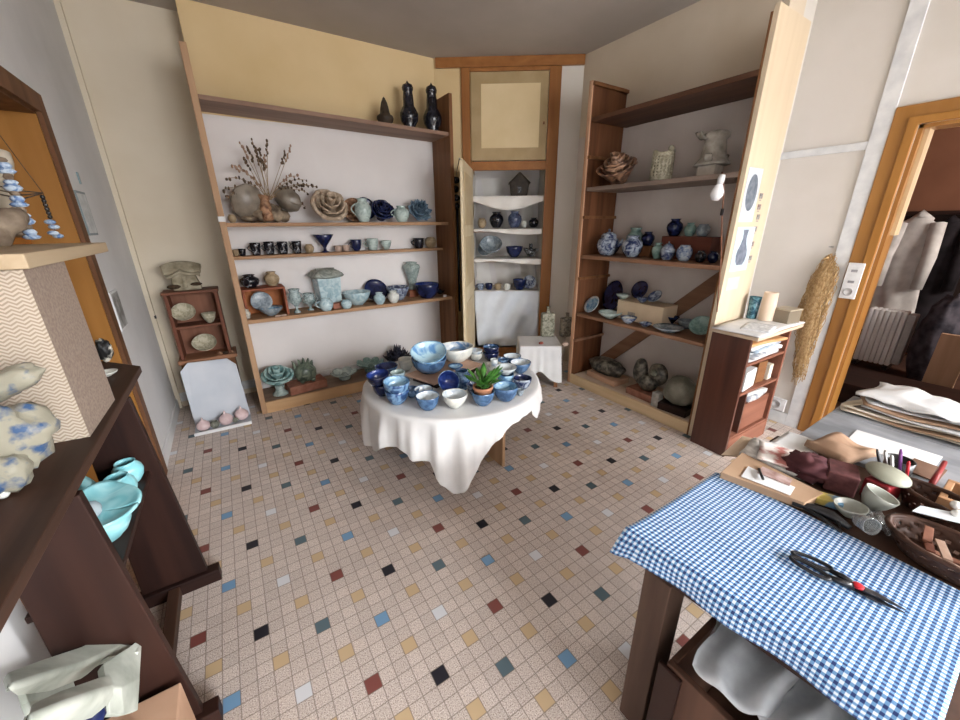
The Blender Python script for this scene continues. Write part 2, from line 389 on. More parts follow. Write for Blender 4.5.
# ---- tall shelf on the left
T=thing('display_shelf','tall pale brown open shelf of pots standing left of the corner cupboard','shelf',(.97,3.6,0))
B().box((.005,3.42,0),(.045,3.78,2.59)).build('upright',W_PINE(),T,bevel=BV)
B().box((1.90,3.42,0),(1.935,3.78,2.59)).build('upright',W_BROWN(),T,bevel=BV)
B().prism([(.045,3.44,2.292),(1.90,3.44,2.262),(1.90,3.775,2.262),(.045,3.775,2.292)],(0,0,.03)).build('shelf_board',wood('grey brown board x',(.20,.12,.085),(.31,.195,.14),'x'),T,bevel=BV)
B().prism([(.045,3.755,2.325),(1.90,3.755,2.295),(1.90,3.755,2.345),(.045,3.755,2.395)],(0,.022,0)).build('back_rail',W_BROWN('x'),T,bevel=BV)
for zz,yf,zt in((1.53,3.50,.028),(1.28,3.64,.025),(.80,3.47,.03)):
    B().box((.045,yf,zz-zt),(1.90,3.775,zz)).build('shelf_board',W_SHELF('x'),T,bevel=BV)
B().box((.045,3.445,.075),(1.90,3.77,.10)).build('base_board',wood('grey worn board',(.20,.13,.09),(.30,.21,.15),'x'),T,bevel=BV)
B().box((.045,3.42,0),(1.90,3.444,.10)).build('base_front',wood('honey base front',(.46,.28,.14),(.58,.38,.21),'x'),T,bevel=BV)
# ---- tall shelf on the right
T=thing('display_shelf','tall dark brown open shelf standing right of the corner cupboard','shelf',(2.87,1.86,0))
WR=W_BROWN('z'); WRY=wood('dark brown board y',(.065,.03,.018),(.13,.06,.035),'y'); WRM=wood('mid brown board y',(.20,.10,.058),(.30,.165,.10),'y')
B().box((2.675,2.47,0),(3.085,2.50,2.56)).build('upright',wood('red brown upright',(.09,.034,.015),(.20,.083,.038),'z'),T,bevel=BV)
B().box((2.66,2.468,0),(2.675,2.502,2.56)).build('front_strip',wood('pale scuffed strip',(.40,.20,.11),(.60,.38,.25),'z'),T,bevel=.002)
for zz in(2.535,2.02,1.555,1.03,.44):
    B().box((2.665,2.445,zz-.0125),(3.08,2.469,zz+.0125)).build('cleat',WRM if zz<.6 else WR,T,bevel=.002)
B().box((2.66,1.222,0),(3.06,1.25,2.58),0).build('end_panel',wood('cream end panel',(.60,.49,.34),(.66,.55,.40),'z'),T,bevel=.002)
B().box((2.66,1.2505,0),(3.06,1.262,2.55),0).build('end_panel_lining',WR,T)
for zz,mm,x0,t in((2.30,WRY,2.66,.03),(1.79,wood('grey brown board y',(.18,.13,.105),(.30,.23,.19),'y'),2.66,.03),(1.24,WRM,2.66,.03),(.715,WRM,2.66,.028)):
    B().box((x0,1.263,zz-t),(3.08,2.444,zz)).build('shelf_board',mm,T,bevel=BV)
B().box((2.683,1.263,.075),(3.08,2.44,.095)).build('base_board',wood('pale base board',(.52,.40,.30),(.62,.50,.39),'y'),T,bevel=BV)
B().box((2.66,1.263,0),(2.682,2.467,.095)).build('base_front',W_PALE('y'),T,bevel=BV)
B().beam((3.065,1.33,1.20),(3.065,2.42,.16),.11,.02,up=(1,0,0)).build('brace',WRM,T,bevel=.002)
# ---- corner cupboard in the diagonal wall
T=thing('corner_cupboard','wood-framed corner cupboard with a closed upper door and open cloth-lined shelves','cupboard',D0+DD*.7)
def dbox(s0,o0,z0,s1,o1,z1,mb=None,mi=0): return (mb or B()).box((s0,o0,z0),(s1,o1,z1),mi,DM)
F=W_FRAME()
dbox(.01,.001,2.868,1.378,.03,2.948).build('cornice_board',W_FRAME('x'),T,bevel=BV)
for s0,s1 in((.243,.325),(1.065,1.175)): dbox(s0,.001,.0,s1,.022,2.866).build('frame_post',F,T,bevel=BV)
dbox(.326,.001,2.01,1.064,.022,2.09).build('frame_rail',W_FRAME('x'),T,bevel=BV)
dbox(.326,.001,2.835,1.064,.022,2.866).build('frame_rail',W_FRAME('x'),T,bevel=BV)
dbox(.326,.001,.0,1.064,.022,.155).build('plinth',W_FRAME('x'),T,bevel=BV)
up=dbox(.332,.002,2.097,1.06,.026,2.83).build('upper_door',noisemat('khaki door paint',(.36,.26,.13),(.42,.31,.17),6,.45),T,bevel=BV)
pn=dbox(.43,.026,2.205,.985,.030,2.735).build('door_panel',noisemat('cream door panel',(.66,.52,.30),(.71,.57,.35),4,.5),up)
dbox(1.02,.026,2.40,1.035,.045,2.42).build('door_catch',W_BROWN(),up)
hinge=dg(.33,.03,0); 
# open leaf: swung out into the room
fd=onx(461,300,1); best=None
for k in range(60,150):
    a=rad(k); v=DD*math.cos(a)+DN*math.sin(a); E=hinge+v*.70; E.z=1.0
    if best is None or abs(pix(E)[0]-463)<best[0]: best=(abs(pix(E)[0]-463),v)
LV=best[1]; LN=Vector((0,0,1)).cross(LV)
LMx=Matrix(((LV.x,LN.x,0,hinge.x),(LV.y,LN.y,0,hinge.y),(0,0,1,0),(0,0,0,1)))
lf=B().box((0,-.012,.16),(.70,.012,2.02),0,LMx).build('lower_door',noisemat('cream lower door',(.66,.54,.34),(.74,.63,.44),5,.5),T,bevel=BV)
for z0,z1 in((.25,.80),(.95,1.40),(1.50,1.93)):
    for sd in(-1,1): B().box((.10,sd*.0125 if sd>0 else -.0165,z0),(.60,.0165 if sd>0 else -.0125,z1),0,LMx).build('door_panel',noisemat('tan leaf panel',(.55,.42,.24),(.62,.50,.31),5,.5),lf)
for zz in(1.78,1.46,1.15,.80):
    sb=dbox(.336,-.47,zz-.035,1.064,-.03 if zz!=.80 else -.075,zz-.012).build('shelf_board',WRM,T)
    nm=B(); oe=-.06 if zz==.80 else -.012
    def fn(u,v,zz=zz,oe=oe):
        s=.337+u*.726
        if v<.5: return dg(s,-.47+v*2*(.47+oe),zz-.004+.002*math.sin(u*19))
        t=(v-.5)*2; dr=(.05+.085*math.sin(u*PI)*(.7+.3*math.sin(u*3))) if zz>1.7 else (.040+.018*math.sin(u*4.4+zz*3))
        return dg(s,oe+.012*math.sin(u*22+zz*5)*t,zz-.004-dr*t)
    nm.grid(40,10,fn).build('shelf_liner',M_SHEET,T,solid=.004)
nm=B(); nm.grid(30,30,lambda u,v: dg(.34+u*.72,-.485+.02*math.sin(u*15+v*4),.82+v*1.17)).build('back_cloth',M_SHEET,T)
nm=B(); nm.grid(8,30,lambda u,v: dg(.342+.006*math.sin(v*20),-.48+u*.46,.82+v*1.17)).build('side_cloth',M_SHEET,T)
nm=B(); nm.grid(8,30,lambda u,v: dg(1.058+.004*math.sin(v*20),-.48+u*.46,.82+v*1.17)).build('side_cloth',M_SHEET,T)
def cur(u,v):
    sag=.06*math.sin(PI*u)*math.exp(-((v-.12)/.12)**2)
    return dg(.342+u*.718+.035*v*v*(1-u)**4,-.004-.020*math.sin(u*11+v*4)**2-.022*math.cos((u*1.2+v)*6)**2*(1-.4*v),.80-v*.635)
tag(B().grid(44,44,cur).build('curtain',M_CURT,solid=.003),'white cloth curtain hanging across the bottom of the corner cupboard','curtain')
# ---- small wooden unit on the left and its crate, white card display
ux0,ux1,uy,uz0,uz1=-.465,-.115,3.75,.485,1.01
T=thing('wall_unit','small brown two-compartment wooden unit raised beside the left corner','shelf unit',(-.29,3.85,.455))
WU=wood('dark red brown',(.10,.035,.02),(.19,.07,.04),'z'); WUX=wood('dark red brown x',(.10,.04,.025),(.20,.08,.045),'x')
B().box((ux0,uy,uz0),(ux0+.025,3.95,uz1)).build('side_panel',WU,T,bevel=BV)
B().box((ux1-.025,uy,uz0),(ux1,3.95,uz1)).build('side_panel',WU,T,bevel=BV)
B().box((ux0-.01,uy-.01,uz1),(ux1+.01,3.95,uz1+.02)).build('top_board',WUX,T,bevel=BV)
B().box((ux0+.025,uy+.005,.735),(ux1-.025,3.94,.755)).build('shelf_board',WUX,T,bevel=BV)
B().box((ux0-.02,uy-.04,.455),(ux1+.035,3.96,.485)).build('bottom_ledge',wood('mid ledge',(.24,.11,.06),(.36,.18,.10),'x'),T,bevel=BV)
B().box((ux0+.025,3.93,.486),(ux1-.025,3.94,1.008)).build('back_panel',wood('light back',(.17,.07,.04),(.26,.115,.07),'z'),T)
tag(B().box((-.475,3.74,.004),(-.10,3.955,.452)).build('wooden_crate',W_BROWN('x'),bevel=.004),'plain wooden crate behind the white card, carrying the small brown unit','crate')
T=thing('card_display','large white cardboard sheet leaning with a folded lip on the floor','cardboard',(-.27,3.4,0))
bt=[Vector((-.46,3.475,.012)),Vector((-.08,3.46,.012)),Vector((-.10,3.60,.42)),Vector((-.155,3.628,.474)),Vector((-.42,3.64,.484)),Vector((-.475,3.615,.43))]
B().prism(bt,(0,.008,.002)).build('back_sheet',M_WCARD,T)
B().prism([(-.46,3.300,.003),(-.08,3.286,.003),(-.08,3.46,.003),(-.46,3.475,.003)],(0,0,.008)).build('floor_flap',M_WCARD,T)
B().beam((-.46,3.300,.016),(-.08,3.286,.016),.006,.026).build('front_lip',M_PAPER,T)
# ---- dark bench on the left
T=thing('side_table','long narrow dark wooden stand along the left wall with splayed end panels','side table',(-.47,1.2,0))
TOPZ=.95
B().prism([(-.40,.20,TOPZ),(-.395,2.06,TOPZ),(-.60,2.30,TOPZ),(-.60,1.96,TOPZ),(-.60,.20,TOPZ)],(0,0,-.028)).build('table_top',W_TOPD('y'),T,bevel=BV)
B().box((-.78,1.33,.922),(-.601,2.30,.95)).build('rear_extension',W_TOPD('y'),T,bevel=BV)
for yy in(1.74,1.116):
    B().prism([(-.335,yy,.06),(-.392,yy,.921),(-.545,yy,.921),(-.56,yy,.06)],(0,.028,0)).build('end_panel',W_DARK('z'),T,bevel=BV)
    B().box((-.60,yy-.022,0),(-.293,yy+.03,.062)).build('foot_beam',W_DARK('x'),T,bevel=.004)
B().box((-.475,1.147,.01),(-.435,1.717,.055)).build('stretcher',W_TOPD('y'),T,bevel=BV)
B().box((-.575,1.146,.600),(-.405,1.738,.620)).build('shelf_board',W_DARK('y'),T,bevel=BV)
# ---- herringbone box and pale board above it
def herring():
    m,nt,b=newmat('herringbone woven paper'); L=nt.links
    t=N(nt,'ShaderNodeTexCoord'); sp=N(nt,'ShaderNodeSeparateXYZ'); L.new(t.outputs['Object'],sp.inputs[0])
    def M(op,a,b_=None):
        n=N(nt,'ShaderNodeMath',operation=op)
        for i,q in enumerate((a,b_)):
            if q is None: continue
            if isinstance(q,(int,float)): n.inputs[i].default_value=q
            else: L.new(q,n.inputs[i])
        return n.outputs[0]
    h=M('ADD',sp.outputs[0],sp.outputs[1])
    zig=M('PINGPONG',h,.011); s=M('SINE',M('MULTIPLY',M('ADD',sp.outputs[2],M('MULTIPLY',zig,.75)),2*PI/.0100))
    L.new(ramp(nt,M('ADD',M('MULTIPLY',s,.5),.5),[(.25,(.34,.27,.21)),(.65,(.56,.48,.38))]),b.inputs['Base Color']); b.inputs['Roughness'].default_value=.85
    return m
HER=herring()
T=thing('storage_box','large herringbone-patterned box standing on the dark wooden stand','box',(-.53,1.5,TOPZ+.001))
A_,B_=Vector((-.418,1.385,0)),Vector((-.412,1.669,0)); C_=Vector((-.70,1.42,0)); D_=Vector((-.70,1.69,0))
b=B(); b.add([p+Vector((0,0,z)) for z in(.951,1.412) for p in(A_,B_,D_,C_)],[(0,1,5,4)],1); b.add([p+Vector((0,0,z)) for z in(.951,1.412) for p in(A_,B_,D_,C_)],[(0,3,2,1),(4,5,6,7),(1,2,6,5),(2,3,7,6),(3,0,4,7)],0)
b.build('box_body',[HER,noisemat('brown woven box side',(.25,.19,.155),(.33,.26,.21),120,.85)],T)
tag(B().prism([(-.40,1.365,1.414),(-.395,2.16,1.414),(-.74,2.16,1.414),(-.80,1.365,1.414)],(0,0,.036)).build('plank',wood('aged pale board',(.38,.285,.175),(.50,.39,.26),'y'),bevel=BV),'pale wooden board lying on top of the herringbone box','board')
bl=B(); b2=onz(14,545,TOPZ)
BX=Matrix.Translation((-.50,.80,TOPZ+.001))@Matrix.Rotation(.15,4,'Z')
tag(bl.box((-.07,-.09,0),(.07,.085,.13),0,BX).build('storage_box',HER,bevel=.002),'smaller herringbone box at the near end of the dark stand','box')
# ---- round table and its cloth
TC=Vector((1.10,2.05,0)); TR=.555; TH=.545
T=thing('round_table','low round table on crossed wooden panel legs under the white cloth','table',TC)
B().lathe([(0,TH-.03),(TR-.004,TH-.03),(TR,TH-.02),(TR,TH-.008),(TR-.006,TH-.002),(0,TH-.002)],64,0,M=Matrix.Translation(TC)).build('table_top',W_BROWN('x'),T)
B().box((1.262,1.70,0),(1.284,2.40,TH-.031)).build('leg_panel',W_PINE(),T,bevel=.002)
B().box((.86,2.04,0),(1.261,2.062,TH-.031)).build('leg_panel',W_PINE(),T,bevel=.002)
hp=[(364,432),(366,441),(375,452),(385,446),(400,448),(413,459),(428,462),(440,480),(455,497),(468,486),(487,452),(497,440),(508,430),(522,418),(533,410),(537,419),(541,402)]
hem=[]
for x,y in hp:
    d=ray(x,y); R=TR+.035; ox,oy=-TC.x,-TC.y
    a=d.x**2+d.y**2; bb=2*(ox*d.x+oy*d.y); c=ox*ox+oy*oy-R*R; dis=bb*bb-4*a*c
    t=(-bb-math.sqrt(max(dis,0)))/(2*a); P=CAMP+d*t
    hem.append((math.atan2(P.y-TC.y,P.x-TC.x)%(2*PI),max(.02,P.z)))
hem.sort()
hem+= [(rad(k),z) for k,z in((20,.30),(61,.25),(100,.32),(130,.28)) if all(abs(rad(k)-q[0])>.15 for q in hem)]
hem.sort(); hem=[(hem[-1][0]-2*PI,hem[-1][1])]+hem+[(hem[0][0]+2*PI,hem[0][1])]
def hemz(th):
    th%=2*PI
    for (a0,z0),(a1,z1) in zip(hem,hem[1:]):
        if a0<=th<=a1: return z0+(z1-z0)*(th-a0)/max(1e-6,a1-a0)
    return .3
NT=180; b=B()
def clothpt(th,k):     # k 0..1 top disc, 1..2 hanging
    c,s=math.cos(th),math.sin(th)
    if k<=1: return TC+Vector((c*(TR+.006)*k,s*(TR+.006)*k,TH+.0015))
    t=k-1; zb=hemz(th); L=TH-zb
    w=.006+(.014*(1+math.sin(th*19+1.6*math.sin(th*3)))+.009*math.sin(th*31+.7)+.006*math.sin(th*53))*min(1,t*1.6)*min(1,L/.22)
    r=TR+.008+w+.01*math.sqrt(t)
    return TC+Vector((c*r,s*r,TH+.0015-(L)*t-(.004 if t>0 else 0)))
ks=[0.02,.3,.6,.85,.96,1.0,1.03,1.08,1.16,1.26,1.38,1.5,1.62,1.74,1.86,1.94,1.95,2.0]
o=0
for k in ks:
    for i in range(NT): b.v.append(clothpt(2*PI*i/NT,k))
for j in range(len(ks)-1):
    for i in range(NT):
        i2=(i+1)%NT; b.f.append([j*NT+i,(j+1)*NT+i,(j+1)*NT+i2,j*NT+i2]); b.m.append(0); b.sm.append(True)
b.f.append(list(range(NT))); b.m.append(0); b.sm.append(True)
tag(b.build('tablecloth',M_LINEN),'white linen cloth draped with a pointed corner over the low round table','tablecloth')
TZ=TH+.004
pts=[onz(405,374.5,.60),onz(434,384,.60),onz(483,364,.60),onz(455,355.5,.60)]
cen=sum(pts,Vector())/4
bot=[Vector((p.x,p.y,TZ)) for p in [cen+(q-cen)*.82 for q in pts]]
T=thing('display_riser','flat pinkish board on a low dark base carrying the big bowls on the round table','riser',(cen.x,cen.y,TZ))
B().prism(pts[::-1],(0,0,-.010)).build('top_board',noisemat('pinkish brown board',(.42,.27,.20),(.50,.34,.26),9,.8),T,bevel=.002)
B().prism(bot[::-1],(0,0,.0455)).build('base',W_DARK('x'),T)
RZ=.602
# ---- small side table with white cloth at the corner
sc=Vector((2.42,2.69,0))
T=thing('small_table','small low stool-like table under a white cloth beside the corner cupboard','table',sc)
sx,sy,sh=.185,.17,.42
SM=Matrix.Translation(sc)@Matrix.Rotation(math.atan2(DD.y,DD.x),4,'Z')
B().box((-sx,-sy,sh-.03),(sx,sy,sh-.003),0,SM).build('table_top',W_BROWN('x'),T)
for a in(-1,1):
    for c in(-1,1): B().box((a*(sx-.02)-.018,c*(sy-.02)-.018,0),(a*(sx-.02)+.018,c*(sy-.02)+.018,sh-.031),0,SM).build('leg',W_BROWN(),T)
b=B(); n=160
def sq(th,k):
    c,s=math.cos(th),math.sin(th); m_=max(abs(c)/(sx+.010),abs(s)/(sy+.010)); r=1/m_
    if k<=1: return SM@Vector((c*r*k,s*r*k,sh+.001))
    t=k-1; cor=abs(math.sin(2*th))**1.5; L=.24+.12*cor; q=r*(1+.10*t)+.012*t*math.sin(th*9)**2
    return SM@Vector((c*q,s*q,sh+.001-L*t))
ks=[.02,.5,.93,1,1.06,1.2,1.4,1.6,1.8,2]
for k in ks:
    for i in range(n): b.v.append(sq(2*PI*i/n,k))
for j in range(len(ks)-1):
    for i in range(n):
        i2=(i+1)%n; b.f.append([j*n+i,(j+1)*n+i,(j+1)*n+i2,j*n+i2]); b.m.append(0); b.sm.append(True)
b.f.append(list(range(n))); b.m.append(0); b.sm.append(True)
tag(b.build('tablecloth',M_LINEN),'white cloth hanging over the small table beside the corner cupboard','tablecloth')
# ---- dark cabinet of papers at the end of the right shelf
CM=Matrix(((.9986,.052,0,2.58),(-.052+.03,.9986,0,.957),(0,0,1,0),(0,0,0,1)))
cw,cd,ch=.565,.24,.835
T=thing('paper_cabinet','dark red-brown open cabinet stuffed with papers at the end of the right shelf','cabinet',CM@Vector((.28,.12,0)))
WK=wood('dark mahogany',(.055,.018,.011),(.11,.037,.022),'z',rough=.35); WKR=wood('red brown cabinet',(.17,.065,.04),(.27,.115,.075),'x')
B().box((0,0,0),(.022,cd,ch),0,CM).build('side_panel',WK,T,bevel=BV)
B().box((cw-.022,0,0),(cw,cd,ch),0,CM).build('side_panel',WKR,T,bevel=BV)
B().box((.023,cd-.012,.0),(cw-.023,cd,ch),0,CM).build('back_panel',WKR,T)
for z in(.12,.44,.645): B().box((.023,.004,z),(cw-.023,cd-.013,z+.016),0,CM).build('shelf_board',WKR,T,bevel=.002)
B().box((.023,.0,.0),(cw-.023,.016,.119),0,CM).build('plinth',WKR,T,bevel=.002)
B().box((-.03,-.045,ch+.001),(cw+.03,cd+.005,ch+.022),0,CM).build('top_board',wood('pale top',(.50,.38,.27),(.62,.5,.38),'x'),T,bevel=.002)
B().box((.14,.01,.137),(.155,cd-.013,.439),0,CM).build('divider',WK,T)
def sheet(name,label,cat,M,w,d,h,mt,wav=.002,seed=0,group=None,nz=8,solid=None):
    rnd=random.Random(seed); a,c,e=rnd.random()*6,rnd.random()*6,rnd.random()*6
    f=lambda u,v: M@Vector(((u-.5)*w+.01*w*math.sin(v*5+a),(v-.5)*d+.015*d*math.sin(u*6+c),h/2+.001+wav*(1.02+math.sin(u*6+a)*math.sin(v*5+e))))
    o=B().grid(nz,nz,f).build(name,mt,solid=h if solid is None else solid)
    return tag(o,label,cat,group)
cz=ch+.022
def CMT(x,y,z,r): return CM@Matrix.Translation((x,y,z))@Matrix.Rotation(r,4,'Z')
sheet('paper_sheet','large white sheets of paper spread on top of the dark cabinet','paper',CMT(.28,.095,cz+.003,.02),.64,.285,.006,M_PAPER,.001,1)
sheet('paper_sheet','grey printed sheet lying over the white papers on the dark cabinet','paper',CMT(.20,.06,cz+.009,.25),.24,.16,.003,noisemat('printed grey sheet',(.42,.44,.47),(.74,.76,.78),40,.7),.001,2)
k=0
cols=[M_PAPER,noisemat('printed magazine',(.25,.27,.32),(.75,.75,.74),22,.5),M_CREAMP,noisemat('orange cover',(.55,.28,.12),(.68,.4,.2),9,.5),noisemat('blue grey cover',(.25,.33,.42),(.5,.56,.62),14,.5)]
zz=.663
for i,(mi,h,nm,lb) in enumerate([(0,.018,'magazine','white magazine at the bottom of the upper stack in the dark cabinet'),(1,.014,'magazine','grey printed magazine second up in the upper stack in the dark cabinet'),(0,.02,'magazine','white magazine in the middle of the upper stack in the dark cabinet'),(4,.012,'magazine','blue-grey magazine near the top of the upper stack in the dark cabinet'),(0,.016,'magazine','white magazine just under the orange one in the dark cabinet'),(3,.014,'magazine','orange-covered magazine on top of the upper stack in the dark cabinet')]):
    sheet(nm,lb,'magazine',CMT(.27+.015*math.sin(i*3),.105-.01*(i%2),zz,.12*math.sin(i*2.3)),.40,.18,h,cols[mi],.0015,i+20,'magazines in the upper compartment'); zz+=h+.0035
zz=.457
tag(B().box((-.09,-.08,0),(.09,.08,.13),0,CMT(.17,.105,zz,.1)).build('paper_stack',M_PAPER,bevel=.002),'block of white paper in the middle compartment of the dark cabinet','paper')
tag(B().box((-.05,-.08,0),(.05,.08,.15),0,CMT(.37,.12,zz,-.1)).build('cardboard_box',W_BROWN('x'),bevel=.002),'small brown box beside the white paper block in the dark cabinet','box')
tag(B().box((-.03,-.07,0),(.03,.07,.11),0,CMT(.475,.10,zz,.05)).build('paper_packet',M_CREAMP,bevel=.002),'cream paper packet at the right of the middle cabinet compartment','packet')
zz=.137
tag(B().box((-.18,-.09,0),(.18,.09,.20),0,CMT(.352,.112,zz+.001,0)).build('cardboard_box',WKR,bevel=.002),'wide red-brown box in the bottom of the dark cabinet','box')
sheet('paper_sheet','crumpled grey sheets on the wide box in the dark cabinet','paper',CMT(.34,.10,zz+.206,.05),.29,.17,.03,cols[1],.006,41)
sheet('paper_sheet','white folded sheet topmost in the lower compartment of the dark cabinet','paper',CMT(.30,.09,zz+.252,-.1),.26,.15,.012,M_PAPER,.004,42)
tag(B().box((.03,.02,.137),(.045,.17,.42),0,CM).build('folder',M_PAPER),'white folder standing upright at the left of the lower cabinet compartment','folder')
# ---- work tables
T=thing('work_table','brown wooden work table partly covered by the blue gingham cloth','table',(1.18,.0,0))
B().prism([(.757,.445,.715),(.857,-.62,.715),(1.625,-.62,.715),(1.625,.445,.715)],(0,0,.03)).build('table_top',W_TOPD('y'),T,bevel=.004)
B().prism([(.80,.40,.62),(.88,-.58,.62),(1.58,-.58,.62),(1.58,.40,.62)],(0,0,.094)).build('apron',W_DARK('x'),T)
LG=wood('grey brown leg',(.05,.028,.02),(.095,.058,.042),'z')
for x,y in((.845,.387),(1.50,.387),(.92,-.50),(1.50,-.50)):
    B().prism([(x-.045,y-.045,0),(x+.045,y-.045,0),(x+.045,y+.03,0),(x-.045,y+.03,0)],(0,0,.619)).build('leg',LG,T,bevel=.003)
GT=noisemat('grey worn table top',(.17,.18,.195),(.33,.34,.365),9,.5,stretch=(1,.5,1))
T=thing('grey_table','grey-topped table standing behind the work table by the doorway','table',(2.0,.0,0))
B().box((1.64,-.62,.722),(2.02,.40,.75)).build('top_board',GT,T,bevel=.003)
B().box((2.024,-.62,.722),(2.30,.40,.75)).build('top_board',GT,T,bevel=.003)
for x,y in((1.70,.34),(2.22,.34),(1.70,-.5),(2.22,-.5)): B().box((x-.03,y-.03,0),(x+.03,y+.03,.721)).build('leg',W_BROWN(),T)
# gingham
def gingham():
    m,nt,b=newmat('blue gingham cotton'); L=nt.links
    uv=N(nt,'ShaderNodeUVMap'); sp=N(nt,'ShaderNodeSeparateXYZ'); L.new(uv.outputs[0],sp.inputs[0])
    def M(op,a,b_=None):
        n=N(nt,'ShaderNodeMath',operation=op)
        for i,q in enumerate((a,b_)):
            if q is None: continue
            if isinstance(q,(int,float)): n.inputs[i].default_value=q
            else: L.new(q,n.inputs[i])
        return n.outputs[0]
    P=.0118
    st=[M('GREATER_THAN',M('FRACT',M('DIVIDE',sp.outputs[i],P)),.5) for i in(0,1)]
    f=M('MULTIPLY',M('ADD',st[0],st[1]),.5)
    L.new(ramp(nt,f,[(0,(.64,.72,.80)),(.5,(.13,.28,.50)),(1,(.010,.030,.13))]),b.inputs['Base Color']); b.inputs['Roughness'].default_value=.85
    return m
GH=gingham()
X_F,X_N,Y_E,Y_R=1.185,.749,.452,-.085
Ltop=X_F-X_N; Lh=.058
def gp(u,v):
    s=u*(Ltop+Lh); y=Y_E+.008*max(0,(s-Ltop))/Lh*(1 if v<.1 else 0)-v*(Y_E-Y_R+.10*u*0)
    if v<.2: y+=.02*(u**6)*(1-v/.2)
    hang=max(0,s-Ltop)
    edge=.030*math.exp(-((v-1)/.08)**2)
    if hang<=0:
        x=X_F-s; z=.7475+.0012*math.sin(s*40)*math.sin(v*13)+.001
        x+=.018*math.sin(v*2.2+.3)*(1-u)
    else:
        x=X_N-.012-.006*math.sin(v*17)*hang/Lh-.006*hang/Lh*math.exp(-(v/.06)**2)-.006*hang/Lh; z=.7475-hang-.026*math.exp(-(v/.07)**2)*hang/Lh
        if hang<.02: x=X_N-.018*hang/.02*.7; 
    x+=.052*v*u
    return Vector((x,y,z))
b=B().grid(64,70,gp,0,lambda u,v:(u*(Ltop+Lh),v*(Y_E-Y_R)))
gr=b.build('gingham_cloth',GH,solid=.002)
tag(gr,'blue and white gingham cloth spread over the near edge of the work table','cloth')
# scissors on the cloth
sp0=onz(793,557,.755); tip=onz(905,612,.755); piv=onz(858,583,.755)
ax=(tip-sp0); ln=ax.length; ax.normalize(); sdv=Vector((0,0,1)).cross(ax)
SX=Matrix(((ax.x,sdv.x,0,sp0.x),(ax.y,sdv.y,0,sp0.y),(0,0,1,.7515),(0,0,0,1)))
T=thing('scissors','large black-handled tailoring scissors with a red pivot lying on the gingham cloth','scissors',(piv.x,piv.y,.7515))
pv=(piv-sp0).dot(ax)
for sg in(-1,1):
    B().prism([SX@Vector(q) for q in((pv-.012,-.008*sg,.004+.003*sg),(pv-.012,.010*sg,.004+.003*sg),(pv+.03,.011*sg,.004+.003*sg),(ln,.001*sg,.004+.003*sg),(pv+.03,-.003*sg,.004+.003*sg))],(0,0,.0028)).build('blade',noisemat('dark scissor steel',(.05,.05,.06),(.16,.16,.17),30,.3,metal=.8),T)
    hb=B(); c0=Vector((.032,.014*sg,.007)); lp=[]
    for i in range(20):
        a=2*PI*i/20; lp.append(SX@(c0+Vector((.036*math.cos(a),.011*math.sin(a)+.004*sg*math.cos(a),0))))
    hb.tube(lp,.0042,8,closed=True)
    hb.tube([SX@Vector((.064,.012*sg,.007)),SX@Vector(((pv+.06)/2,.010*sg,.008)),SX@Vector((pv-.005,.003*sg,.008))],[.005,.0068,.006],8)
    hb.build('handle',M_BLACK,T)
b=B().lathe([(0,.009),(.010,.009),(.010,.013),(.008,.0145),(0,.0145)],16,0,M=SX@Matrix.Translation((pv,0,.0)))
b.build('pivot',M_RED,T)
# crate of folded linen bags beneath
T=thing('wooden_crate','brown wooden crate on the floor under the work table holding folded grey bags','crate',(1.0,.10,0))
cx0,cx1,cy0,cy1,czh=.77,1.20,-.45,.30,.42
for nm,a,c in(('side_panel',(cx0,cy0,.01),(cx0+.018,cy1,czh)),('side_panel',(cx1-.018,cy0,.01),(cx1,cy1,czh)),('end_panel',(cx0+.019,cy1-.018,.01),(cx1-.019,cy1,czh)),('end_panel',(cx0+.019,cy0,.01),(cx1-.019,cy0+.018,czh)),('base',(cx0+.019,cy0+.019,.01),(cx1-.019,cy1-.019,.03))):
    B().box(a,c).build(nm,wood('old crate wood',(.05,.024,.016),(.10,.05,.033),'z'),T,bevel=.003)
for q in(.285,.12,-.1): B().box((cx0-.012,q-.03,.0),(cx0-.001,q+.03,czh-.01)).build('batten',W_DARK('z'),T,bevel=.002)
GB=noisemat('grey bag cloth',(.30,.32,.34),(.50,.52,.55),9,.85)
for i,(yc,zc,rz,lb) in enumerate(((.19,.468,.2,'folded grey cloth bag nearest the corner of the crate'),(.01,.470,-.08,'folded grey cloth bag in the middle of the crate'),(-.18,.468,.1,'folded grey cloth bag at the near end of the crate'))):
    def bf(u,v,yc=yc,zc=zc,rz=rz,i=i):
        a=v*2*PI; w=.20*(1-.12*abs(2*u-1)**3); 
        x=math.cos(a)*w*(abs(math.cos(a))**-.3 if abs(math.cos(a))>.01 else 1); z=math.sin(a)*.032*(1+.3*math.sin(u*9+i))
        p=Vector((x,(u-.5)*.165+.012*math.sin(x*30+i),z+.03)); p=Matrix.Rotation(rz,3,'Z')@p; q_=Vector((.975,yc,zc-.03))+p+Vector((-.01,0,.01*math.sin(u*12))); q_.z+=.020+.016*noise.fractal(q_*9,1,2,3); return q_
    b=B().grid(20,36,bf)
    for e in(0,20): b.f.append([j*21+e for j in range(36)]); b.m.append(0); b.sm.append(True)
    tag(b.build('cloth_bag',GB),lb,'bag','folded bags in the crate')
